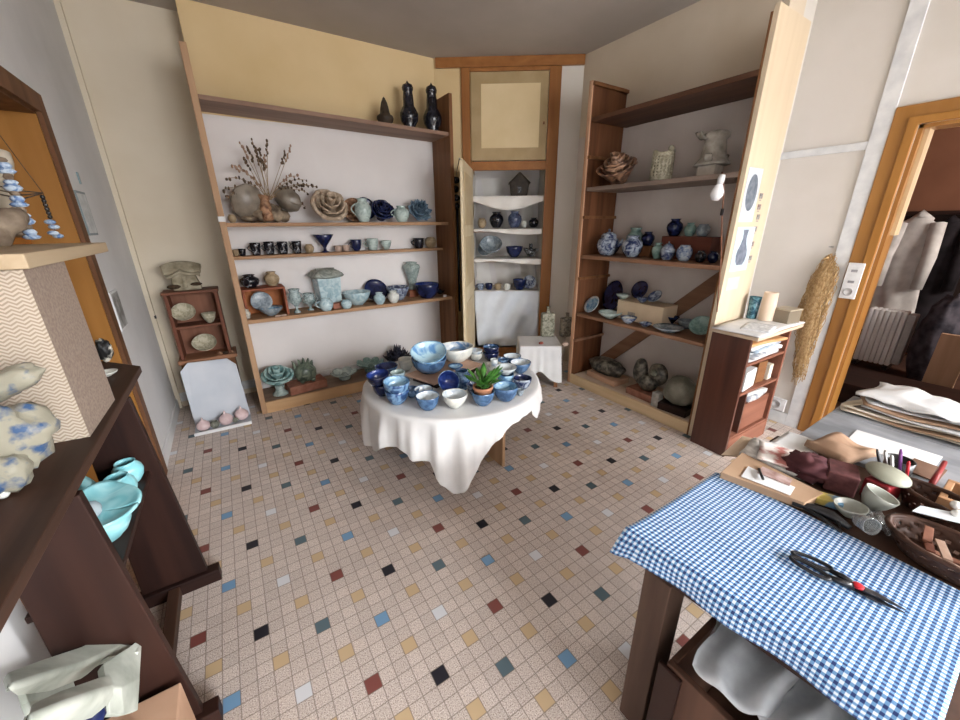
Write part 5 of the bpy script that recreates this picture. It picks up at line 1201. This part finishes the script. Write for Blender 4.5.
for y in(.5,.8,1.1,1.4): B().tube([(6.4995,y,1.50),(6.40,y,1.52)],.012,8).build('peg',W_DARK(),RK)
CG=noisemat('grey white coat cloth',(.48,.46,.45),(.66,.64,.62),8,.9)
garment(923,217,330,6.05,.30,.34,CG,'pale grey hanging coat, the brightest in the hall',seed=1)
garment(896,222,325,6.36,.22,.24,noisemat('dark teal coat',(.015,.045,.06),(.04,.08,.10),8,.9),'dark teal coat hanging left of the pale grey one',seed=2)
garment(953,222,330,6.36,.30,.34,noisemat('black coat',(.012,.010,.012),(.03,.025,.03),8,.9),'black coat hanging right of the pale grey one',seed=3)
q=onx(953,300,5.6); lump((5.6,q.y,0),(.35,.30,q.z+.12),noisemat('dark bag cloth',(.02,.02,.03),(.10,.09,.11),9,.8),'cloth_bag','dark bulging bag on the hall floor at the right','bag',seed=61)
qa,qb_=onx(932,357,5.0),onx(960,318,5.0)
tag(B().box((4.98,min(qa.y,qb_.y)-.12,.002),(5.02,qa.y,.60)).build('wooden_board',wood('tan panel',(.36,.21,.13),(.46,.29,.19),'z'),bevel=.003),'tan wooden board standing upright on the hall floor','board')
tag(B().box((4.3,-.2,.002),(4.9,1.25,.18)).build('low_chest',W_DARK('y'),bevel=.006),'low dark chest on the hall floor just beyond the doorway','chest')
# ================================================================== WORK TABLE CLUTTER
WT=.7465
def wq(x,y,z=WT): return onz(x,y,z)
T=thing('cardboard_box','flat brown cardboard box lid on the work table beyond the gingham','box',wq(770,475))
p=[wq(721,472,.772),wq(742,452,.772),wq(824,493,.772),wq(805,503,.772)]
B().prism(p[::-1],(0,0,-.024)).build('box_lid',M_CARD,T,bevel=.002)
tag(B().prism([Vector((v.x,v.y,.7735)) for v in(wq(741,477,.772),wq(748,467,.772),wq(795,488,.772),wq(790,496,.772))][::-1],(0,0,.0015)).build('paper_sheet',M_PAPER),'white paper sheet lying on the flat cardboard lid','paper')
tag(B().prism([Vector((v.x,v.y,.7755)) for v in(wq(757,474,.772),wq(762,468,.772),wq(792,481,.772),wq(789,487,.772))][::-1],(0,0,.003)).build('photo_card',noisemat('pinkish photo',(.25,.14,.12),(.50,.38,.36),28,.5)),'pinkish printed card lying on the white paper sheet','card')
tag(B().tube([wq(759,469,.782),wq(763,479,.782)],.004,8).build('dark_pen',M_BLACK),'short black pen lying across the pinkish card','pen')
p=[wq(721,456),wq(742,437),wq(768,443),wq(745,458)]
tag(B().prism([Vector((v.x,v.y,.7475)) for v in p][::-1],(0,0,.004)).build('cardboard_sheet',noisemat('faded cardboard',(.46,.35,.25),(.54,.43,.32),7,.85)),'faded cardboard sheet at the left corner of the work table','cardboard')
def MQ(px,py,z,r): q=wq(px,py,z); return Matrix.Translation(q)@Matrix.Rotation(r,4,'Z')
NP=noisemat('newsprint with dark photo',(.13,.10,.09),(.72,.70,.68),16,.8,lo=.42,hi=.56)
sheet('newspaper','folded newspaper with reddish picture on the work table','newspaper',MQ(780,462,.7475,.1),.15,.20,.014,noisemat('newsprint',(.45,.43,.41),(.74,.73,.71),30,.8),.005,61)
sheet('newspaper','smaller folded newspaper page on top of the first on the work table','newspaper',MQ(782,458,.773,.35),.13,.13,.005,noisemat('red printed page',(.42,.16,.14),(.74,.70,.67),17,.8,lo=.42,hi=.52),.004,62)
sheet('paper_sheet','white paper sheet behind the newspapers on the work table','paper',MQ(798,446,.7475,.0),.16,.12,.003,M_PAPER,.003,63)
sheet('paper_bag','crumpled brown paper bag behind the maroon cloth','bag',MQ(838,455,.7475,-.3),.16,.12,.025,noisemat('brown paper',(.30,.185,.12),(.42,.28,.19),9,.8),.012,64)
q=wq(806,476); lump((q.x,q.y,WT+.001),(.12,.13,.075),noisemat('maroon cloth',(.05,.016,.02),(.115,.042,.045),14,.9),'maroon_cloth','bunched maroon cloth beside the newspapers on the work table','cloth',amp=.35,freq=2.4,seed=71)
tag(B().box((-.045,-.035,0),(.045,.035,.065),0,MQ(837,486,WT+.0015,.3)).build('small_box',noisemat('maroon speckled box',(.06,.02,.02),(.12,.045,.045),40,.7),bevel=.004),'maroon speckled little box right of the bunched cloth','box')
tag(B().box((-.02,-.04,0),(.02,.04,.022),0,MQ(822,502,WT+.0015,.4)).build('match_box',noisemat('yellow and blue box',(.52,.42,.12),(.15,.28,.42),12,.6,lo=.48,hi=.52),bevel=.002),'yellow and blue little box by the edge of the gingham','box')
# tin of pens under the grey lid
q=wq(880,506); RD=plain('red enamel',(.20,.012,.016),.35)
tin=Vector((q.x+.045,q.y+.015,WT+.0015))
T=thing('red_tin','red tin with a grey-green disc lid lying tipped on top','tin',tin)
tm=Matrix.Translation(tin)@Matrix.Rotation(-.2,4,'Z')
B().box((-.042,-.028,0),(.042,.028,.062),0,tm).build('tin_body',RD,T,bevel=.005)
qd=wq(882,479,.825); k=ppm(qd)*1.05
tag(B().lathe([(0,0),(24*k,0),(24.5*k,.003),(24*k,.007),(.006,.009),(0,.009)],36,0,M=Matrix.Translation((tin.x+.012,tin.y,.818))@Matrix.Rotation(.16,4,'X')@Matrix.Rotation(-.05,4,'Y')).build('disc_lid',noisemat('grey green metal',(.20,.20,.155),(.28,.28,.22),8,.4)),'grey-green round disc lid resting on the red tin','lid')
for i,(x0,y0,x1,y1,mt,lb) in enumerate(((883,470,877,449,M_BLACK,'black pen leaning left in the pen cup'),(888,470,885,450,M_STEEL,'steel tool beside the black pen in the pen cup'),(892,472,892,455,plain('white pen',(.6,.6,.6),.4),'white pen standing in the middle of the pen cup'),(899,472,901,449,plain('violet pencil',(.16,.05,.20),.4),'violet pencil, the tallest in the pen cup'),(905,475,909,461,M_RED,'red pen at the right of the pen cup'))):
    a=wq(x0,y0+12,.755); bq=ony(x1,y1,a.y-.005) if False else CAMP+ray(x1,y1)*(dep(a)/1.0)
    bq=CAMP+ray(x1,y1)*dep(a)
    tag(B().tube([a,a.lerp(bq,.9),bq],[.0042,.0042,.002],7).build('pen' if i!=1 else 'clay_tool',mt),lb,'pen')
q=wq(893,488,.7475); 
tag(B().lathe([(0,0),(.032,0),(.034,.06),(.031,.06),(.029,.004),(0,.004)],22,M=Matrix.Translation((q.x+.085,q.y+.015,WT+.0015))).build('pen_cup',M_BLACK),'black cup holding the pens behind the red tin','cup')
a,bq=wq(930,487,.76),wq(945,462,.79); tag(B().tube([a,bq],[.008,.006],8).build('red_marker',plain('dark red marker',(.22,.03,.03),.4)),'dark red marker lying slanted right of the pen cup','marker')
# bowls and plastic
def clear():
    m,nt,b=newmat('clear plastic'); b.inputs['Base Color'].default_value=(.85,.88,.88,1); b.inputs['Roughness'].default_value=.12; b.inputs['Transmission Weight'].default_value=.75; b.inputs['IOR'].default_value=1.3; return m
CLR=clear(); GPL=plain('grey plastic tub',(.33,.34,.30),.35)
q=wq(866,511); w=40*ppm(q); o=pot('bowl',q,w*.95,w*.68,GPL,'plastic_tub','larger grey plastic tub lying behind the clear cup','tub',tilt=(.30,.15),rz=0); o.location.z+=.014
q=wq(848,517); w=36*ppm(q); o=pot('bowl',q,w,w*.45,GPL,'plastic_bowl','shallow grey plastic bowl in front of the larger tub','bowl',tilt=(.1,0)); o.location.z+=.006
q=wq(853,530); w=25*ppm(q); o=pot('cup',q,w*.9,w*.9,CLR,'plastic_cup','clear plastic cup lying on its side near the gingham edge','cup',tilt=(1.25,0),rz=-.7); o.location.z+=.035
b=B(); q=wq(881,527)
b.grid(22,22,lambda u,v:(q.x+(u-.5)*.085,q.y+(v-.5)*.075,WT+.004+.045*abs(noise.noise(Vector((u*4,v*4,2))))+.012*math.exp(-((u-.5)**2+(v-.5)**2)*9)))
tag(b.build('plastic_bag',CLR,solid=.001),'crumpled clear plastic bag beside the woven basket','bag')
T=thing('camera_strap','black folded strap and case along the gingham edge','strap',wq(830,515))
B().tube([wq(792,503,.757),wq(812,508,.757),wq(832,516,.760),wq(850,528,.757)],[.006,.013,.014,.007],8).build('case',M_BLACK,T)
B().tube([wq(800,506,.755),wq(822,518,.758),wq(842,532,.755),wq(838,522,.760)],.004,6).build('strap',M_BLACK,T)
# lattice baskets
def basket(px,py,w,d,h,rz,mt,label,nm='woven_basket'):
    q=wq(px,py); P0=Vector((q.x,q.y,WT+.0015)); T=thing(nm,label,'basket',P0,rz)
    def fn(u,v):
        a=2*PI*u; f=.72+.28*v; return (w/2*f*math.cos(a),d/2*f*math.sin(a),.003+v*h+.004*math.sin(a*8)*v)
    B().grid(60,8,fn,skip=lambda i,j:(1<=j<=5) and ((i+2*(j//2))%4==1) and j%2==1).build('basket_wall',mt,T,world=False,solid=.006)
    B().lathe([(0,0),(.5,0),(.5,.006),(0,.006)],40,M=Matrix.Diagonal((w*.72,d*.72,1,1))).build('basket_base',mt,T,world=False)
    B().tube([(w/2*math.cos(2*PI*i/40),d/2*math.sin(2*PI*i/40),h) for i in range(40)],.006,8,closed=True).build('basket_rim',mt,T,world=False); return T,P0
BKT=noisemat('brown leather lattice',(.035,.017,.011),(.075,.038,.026),18,.5)
T,b0=basket(944,566,.22,.15,.05,1.35,BKT,'near brown lattice basket with rust-coloured scraps in it')
for i in range(7):
    rnd=random.Random(80+i); M_=Matrix.Translation(b0+Vector((rnd.uniform(-.05,.05),rnd.uniform(-.05,.05),.012+.008*i)))@Matrix.Rotation(rnd.uniform(0,3),4,'Z')
    nth=('first and lowest','second','third','fourth','fifth','sixth','topmost')[i]
    tag(B().box((-.035,-.008,0),(.035,.008,.005),0,M_).build('wood_scrap',noisemat('rust scrap %d'%(i%3),[(.12,.04,.024),(.19,.08,.05),(.28,.18,.13)][i%3],[(.19,.07,.04),(.26,.12,.08),(.36,.25,.19)][i%3],30,.6),bevel=.001),nth+' of the rust-coloured scraps layered in the near lattice basket','scrap',group='scraps in the near basket')
T,b1=basket(936,517,.19,.10,.055,1.2,BKT,'far brown lattice basket with a white paper across it')
tag(B().prism([Vector((v.x,v.y,.818)) for v in(wq(911,514,.81),wq(919,509,.81),wq(962,518,.81),wq(962,527,.81))][::-1],(0,0,.003)).build('paper_sheet',noisemat('glossy white print',(.50,.55,.60),(.75,.78,.80),9,.3)),'glossy white paper lying across the far lattice basket','paper')
for i,(x,y) in enumerate(((956,505),(957,514),(898,489))): tag(B().ball(wq(x,y,.825 if i<2 else .765),.011,12).build('bead',plain('pearl white',(.75,.74,.70),.2)),('upper white bead on the rim of the far basket','lower white bead on the rim of the far basket','white bead beside the grey-green disc')[i],'bead')
p=[wq(938,493),wq(948,470),wq(985,480),wq(985,512)]
T=thing('wooden_tray','wooden box with dark inside at the right edge of the work table','box',p[0])
q0=wq(938,491,.80); tb_=Vector((1.66,-.055,WT+.0015))
WBX=wood('orange pine box',(.34,.18,.09),(.46,.27,.15),'y')
tag_=None
B().box((1.50,-.20,WT+.0015),(1.515,.035,.80)).box((1.625,-.20,WT+.0015),(1.638,.035,.80)).build('side_panel',WBX,T,bevel=.002)
B().box((1.516,.020,WT+.0015),(1.624,.035,.80)).build('end_panel',WBX,T,bevel=.002)
B().box((1.516,-.20,WT+.0015),(1.624,.019,.756)).build('base',W_DARK('y'),T)
tag(B().ball((1.57,-.06,.79),(.035,.05,.032),14).build('teal_ball',plain('teal yarn',(.02,.22,.26),.6)),'teal round thing inside the wooden box at the right edge','ball')
# grey table papers
GZ=.7515
p=[onz(844,443,GZ),onz(857,430,GZ),onz(943,457,GZ),onz(933,470,GZ)]
tag(B().prism(p[::-1],(0,0,.0015)).build('paper_sheet',M_PAPER),'long plain white sheet lying on the grey table','paper')
p=[onz(903,470,GZ),onz(914,459,GZ),onz(947,471,GZ),onz(937,483,GZ)]
tag(B().prism(p[::-1],(0,0,.004)).build('cardboard_sheet',noisemat('dark brown card',(.16,.09,.06),(.22,.13,.09),8,.8)),'dark brown card lying on the edge of the grey table','cardboard')
a0=onz(846,412,GZ); lay=[(M_CREAMP,.010,'lowest cream'),(M_CARD,.008,'second, brown card'),(M_CREAMP,.010,'third, cream'),(noisemat('dark folder',(.07,.055,.05),(.15,.12,.10),9,.7),.007,'fourth, dark brown folder'),(M_PAPER,.010,'fifth, white'),(noisemat('brown paper',(0,0,0),(0,0,0)),.006,'sixth, brown paper'),(M_PAPER,.014,'seventh, white'),(M_PAPER,.012,'topmost, crumpled white')]
z=GZ+.001
for i,(mt,h,lb) in enumerate(lay):
    rnd=random.Random(90+i); A_=rnd.uniform(-.04,.04); wv=.003+.0012*i
    xx0,xx1,yy0,yy1=2.06+rnd.uniform(-.02,.02)+.004*i,2.31+rnd.uniform(-.02,.02),-.55,.385+rnd.uniform(-.04,.015)-.006*i
    def fn(u,v):
        x=xx0+(xx1-xx0)*u+.012*math.sin(v*9+i*2); y=yy1+(yy0-yy1)*v+.02*math.sin(u*5+i)
        g_=.008*(1+math.sin(x*14+y*6))*math.cos(y*5)**2+.004*(1+math.sin(y*23+x*9))
        return (x,y,z+g_+.0015*math.sin(v*17+i*1.7)+(.002+.030*abs(noise.noise(Vector((x*11,y*11,3)))) +.02*max(0,math.sin(v*8+1))*u if i==7 else 0))
    tag(B().grid(10,40,fn).build('paper_sheet',mt,solid=.003),lb+' layer of the big paper pile on the grey table','paper','paper pile on the grey table'); z+=.0075+(.002 if i==6 else 0)
# ================================================================== LEFT SIDE
q=onz(13,425,TOPZ)
DB=noisemat('speckled driftwood glaze with blue',(.29,.275,.215),(.04,.085,.18),24,.4,lo=.50,hi=.64,bs=.4)
T=thing('driftwood_ceramic','white and blue branch-like ceramic resting on the dark stand in front of the box','sculpture',(-.50,1.05,TOPZ))
def branch(name,a,c,r0,r1,seed,mt=DB):
    a,c=Vector(a),Vector(c); pts=[];rs=[]
    for k in range(14):
        t=k/13; pts.append(a.lerp(c,t)+Vector((.006*math.sin(t*9+seed),.006*math.cos(t*7+seed),.008*math.sin(t*8+seed*2)))); rs.append((r0+(r1-r0)*t)*(1+.22*math.sin(t*17+seed)))
    return B().tube(pts,rs,14).build(name,mt,T)
def chunk(name,px,py,x,dim,rz,seed,amp=.22):
    c=onx(px,py,x); off=Vector((seed*3.1,seed*1.7,seed*5.3)); R_=Matrix.Rotation(rz,4,'Y')
    b=B().ball((0,0,0),(dim[0]/2,dim[1]/2,dim[2]/2),28,0,lambda p:(1+amp*noise.fractal(p*2.4+off,1,2,4))*(1/max(abs(p.x),abs(p.y),abs(p.z)))**.45)
    b.v=[c+(R_@v) for v in b.v]
    for v in b.v: v.z=max(v.z,TOPZ+.002)
    return b.build(name,DB,T)
chunk('upper_branch',2,386,-.50,(.15,.07,.060),-.42,1)
chunk('main_branch',0,437,-.50,(.17,.09,.15),.55,12,.30)
chunk('lower_branch',2,474,-.50,(.085,.07,.085),.2,3)
chunk('rear_support',-30,420,-.56,(.08,.09,.24),0,4)
for i,(x,y) in enumerate(((3,494),(20,474),(25,465))): 
    q=onz(x,y,TOPZ+.012); B().ball(q,(.011,.011,.010),10).build('foot',CREAM,T)
# driftwood mobile on the pale board
pz=1.461
T=thing('driftwood_mobile','driftwood piece with blue shell strings standing on the pale board','mobile',(-.62,1.62,pz))
DW=noisemat('grey driftwood',(.14,.10,.07),(.34,.27,.20),14,.8,bs=.4)
DWP=noisemat('pale peeled wood',(.42,.37,.28),(.58,.52,.42),9,.7)
def br2(nm,a,c,r0,r1,seed,mt):
    a,c=Vector(a),Vector(c); pts=[];rs=[]
    for k in range(12):
        t=k/11; pts.append(a.lerp(c,t)+Vector((.01*math.sin(t*6+seed),.01*math.cos(t*7+seed),.012*math.sin(t*5+seed)))); rs.append((r0+(r1-r0)*t)*(1+.18*math.sin(t*15+seed)))
    B().tube(pts,rs,12).build(nm,mt,T)
g0=onx(14,236,-.66); g1=onx(-2,150,-.66)
br2('driftwood_post',(g0.x,g0.y,pz+.012),(g1.x,g1.y,g1.z),.038,.026,1,DWP)
g2=onx(12,215,-.58); br2('driftwood_knot',(g2.x-.06,g2.y-.07,pz+.03),(g2.x+.01,g2.y+.02,g2.z-.01),.05,.03,4,DW)
SHL=glaze('blue shell glaze',(.10,.20,.42),(.55,.65,.75),40,.3)
for i in range(15):
    t=i/14; a=onx(2+30*t,160+78*t,-.575); a.z=max(a.z,pz+.015)
    B().ball(a,(.014+.006*(i%3),.012,.010+.004*(i%2)),8).build('blue_shell',SHL if i%3 else DW,T)
WIRE=noisemat('dark wire',(.06,.045,.035),(.12,.09,.07),40,.6)
h0=onx(43,193,-.56)
for dy in(-3,1,5): B().tube([onx(-6,188+dy,-.64),onx(22,194+dy,-.60),h0],.0025,5).build('twig',WIRE,T)
B().tube([onx(-4,130,-.64),onx(22,165,-.60),h0],.0015,5).build('string',WIRE,T)
T2=thing('shell_pendant','string of dark beads and blue shells hanging from the driftwood twigs','pendant',onx(55,238,-.55))
pp=[h0-Vector((0,0,.004)),onx(44,203,-.56),onx(47,212,-.56),onx(52,222,-.56),onx(56,233,-.56)]
B().tube(pp,.0015,5).build('string',WIRE,T2)
for i in range(6): 
    a=onx(42.5+i*1.5,197+i*4,-.56); B().ball(a,(.008,.008,.009),8).build('dark_bead',M_BLACK,T2)
for i,(x,y) in enumerate(((50,222),(54,227),(53,233),(58,236))): B().ball(onx(x,y,-.56),(.018,.012,.010),10).build('blue_shell',SHL,T2)
# little things on the stand behind the box
q=onz(107,362,TOPZ); q=onz(108,362,TOPZ); T=lump((q.x,min(q.y,2.26),TOPZ+.002),(.055,.055,.10),noisemat('black and cream glaze',(.02,.02,.02),(.55,.52,.45),18,.4,lo=.48,hi=.56),'small_figurine','little black and cream figure behind the herringbone box','figurine',amp=.35,freq=2.2,seed=91)
q=onz(111,373,TOPZ); pot('dish',(-.485,1.98,TOPZ+.001),.07,.018,CREAM,'dish','small white dish at the far end of the dark stand','dish')
# aqua pieces on the inner shelf
sz=.621
def sq_(x,y): return onz(x,y,sz)
q=Vector((-.465,1.375,sz)); 
pot('deep',q,.15,.085,AQUA,'bowl','aqua bowl under the leaf-shaped dish on the inner shelf of the dark stand','bowl')
def lf2(u,v):
    a=2*PI*u; r=v*(1+.13*math.cos(3*a)+.10*math.cos(a)); return (.085*r*math.cos(a),.118*r*math.sin(a),.020*v*v*v+.003*math.sin(3*a)*v)
o=B().grid(60,12,lf2).build('leaf_dish',AQUA,world=False,loc=(-.465,1.375,.716),solid=.008); o.rotation_euler=(.08,.12,-.25)
tag(o,'large aqua leaf-shaped dish with three lobes on the inner shelf of the dark stand','dish')
lump((-.475,1.35,.722),(.06,.07,.05),glaze('grey lilac glaze',(.28,.36,.42),(.42,.50,.54),12),'pebble_ceramic','grey-lilac pebble shape lying in the aqua leaf dish','ceramic piece',amp=.08,seed=95,tilt=(0,.2))
o=pot('plate',(-.545,1.545,sz+.08),.145,.02,AQUA,'plate','aqua plate leaning upright behind the leaf dish','plate',tilt=(0,rad(62)),rz=0)
pot('round',(-.455,1.575,sz+.001),.095,.09,AQUA,'jar','aqua round jar nearer the leaf dish on the inner shelf','jar')
pot('round',(-.450,1.682,sz+.001),.09,.085,AQUA,'jar','aqua round jar at the far end panel of the inner shelf','jar')
# floor sculpture and block at the near left
bq=onz(160,716,.20)
tag(B().prism([Vector((-.60,.80,.002)),Vector((-.345,.80,.002)),Vector((-.345,1.085,.002)),Vector((-.60,1.085,.002))],(0,0,.26)).build('cardboard_box',noisemat('tan card box',(.42,.26,.17),(.50,.32,.22),6,.8),bevel=.004),'tan cardboard box on the floor against the near end panel of the dark stand','box')
T=thing('slab_sculpture','large sage grey folded slab sculpture on the tan box under the dark stand','sculpture',(-.47,.95,.263))
SG=noisemat('sage grey slip',(.24,.265,.225),(.46,.48,.43),9,.55,bs=.3,bd=.006)
def sweep(nm,rows,th=.016):      # a clay sheet through rows of pixel-and-depth points on the piece
    P_=[[onx(*p) for p in r] for r in rows]; nr=len(P_)-1; ncl=len(P_[0])-1
    def fn(u,v):
        a_=min(nr-1,int(v*nr)); f=v*nr-a_; f=f*f*(3-2*f); b_=min(ncl-1,int(u*ncl)); g=u*ncl-b_; g=g*g*(3-2*g)
        return P_[a_][b_].lerp(P_[a_][b_+1],g).lerp(P_[a_+1][b_].lerp(P_[a_+1][b_+1],g),f)
    B().grid(24,24,fn).build(nm,SG,T,solid=th,sub=1)
sweep('top_fold',[[(4,678,-.55),(40,664,-.53),(80,650,-.50),(115,633,-.46),(142,632,-.42)],[(8,688,-.52),(45,676,-.50),(84,664,-.48),(118,648,-.44),(141,640,-.41)],[(14,693,-.53),(50,688,-.53),(80,676,-.52),(108,660,-.45),(138,655,-.40)]])
sweep('front_slab',[[(100,668,-.44),(118,655,-.425),(139,640,-.41)],[(104,690,-.42),(118,690,-.405),(136,680,-.40)],[(106,716,-.42),(120,716,-.41),(134,712,-.405)]])
sweep('hollow_wall',[[(20,692,-.54),(50,686,-.55),(82,674,-.54)],[(24,704,-.545),(52,698,-.555),(84,688,-.545)],[(28,714,-.54),(55,710,-.54),(88,702,-.53)]],.012)
sweep('lower_lip',[[(30,712,-.47),(60,697,-.45),(95,684,-.43),(106,680,-.42)],[(26,722,-.45),(62,707,-.425),(97,694,-.41),(108,690,-.41)],[(24,730,-.47),(62,722,-.45),(98,712,-.43),(108,705,-.43)]],.022)
B().box((-.575,.84,.262),(-.43,1.02,.285)).build('slab_base',SG,T,bevel=.008)
q=onx(88,722,-.44); B().ball(q,(.03,.035,.014),12).build('blue_pool',COB,T)
# papers on the left wall
for (x0,y0,x1,y1,mt,nm,lb,ct_) in ((73,190,97,235,noisemat('sketch paper',(.46,.48,.48),(.60,.62,.62),25,.7),'framed_sketch','small faint framed sketch on the left wall beside the doorway','picture'),(108,293,127,325,noisemat('grey photo',(.16,.16,.15),(.42,.42,.41),16,.5),'wall_photo','small grey photo lower on the left wall beside the doorway','photo')):
    a,c=onx(x0,y0,-.605),onx(x1,y1,-.605); y_a,y_b=a.y,c.y; z1,z0=a.z-.0,c.z
    T=thing(nm,lb,ct_,(-.604,(y_a+y_b)/2,z0))
    B().box((-.6045,y_a,z0),(-.598,y_b,z1)).build('backing',plain('dark thin frame',(.20,.24,.25),.5) if 'sketch' in nm else M_PAPER,T)
    B().box((-.5979,y_a+.012,z0+.012),(-.5965,y_b-.012,z1-.012)).build('picture',mt,T)
q=onx(76,172,-.605); tag(B().box((-.6045,q.y-.01,q.z-.06),(-.600,q.y+.02,q.z+.0)).build('wall_hook',plain('blue grey hook',(.22,.32,.36),.4)),'small blue-grey hook on the left wall above the faint sketch','hook')
q=onx(146,329,-.58); tag(B().box((-.58,3.955,q.z-.012),(-.568,3.975,q.z+.012)).build('cable_clip',M_BLACK),'small black clip on the corner trim of the left wall','clip')
# ================================================================== VIEW
S.view_settings.view_transform='Standard'; S.view_settings.look='None'; S.view_settings.gamma=1; S.view_settings.exposure=EXPO
try:
    S.cycles.use_denoising=True; S.cycles.max_bounces=8; S.cycles.caustics_reflective=False; S.cycles.caustics_refractive=False; S.cycles.sample_clamp_indirect=6
except Exception: pass
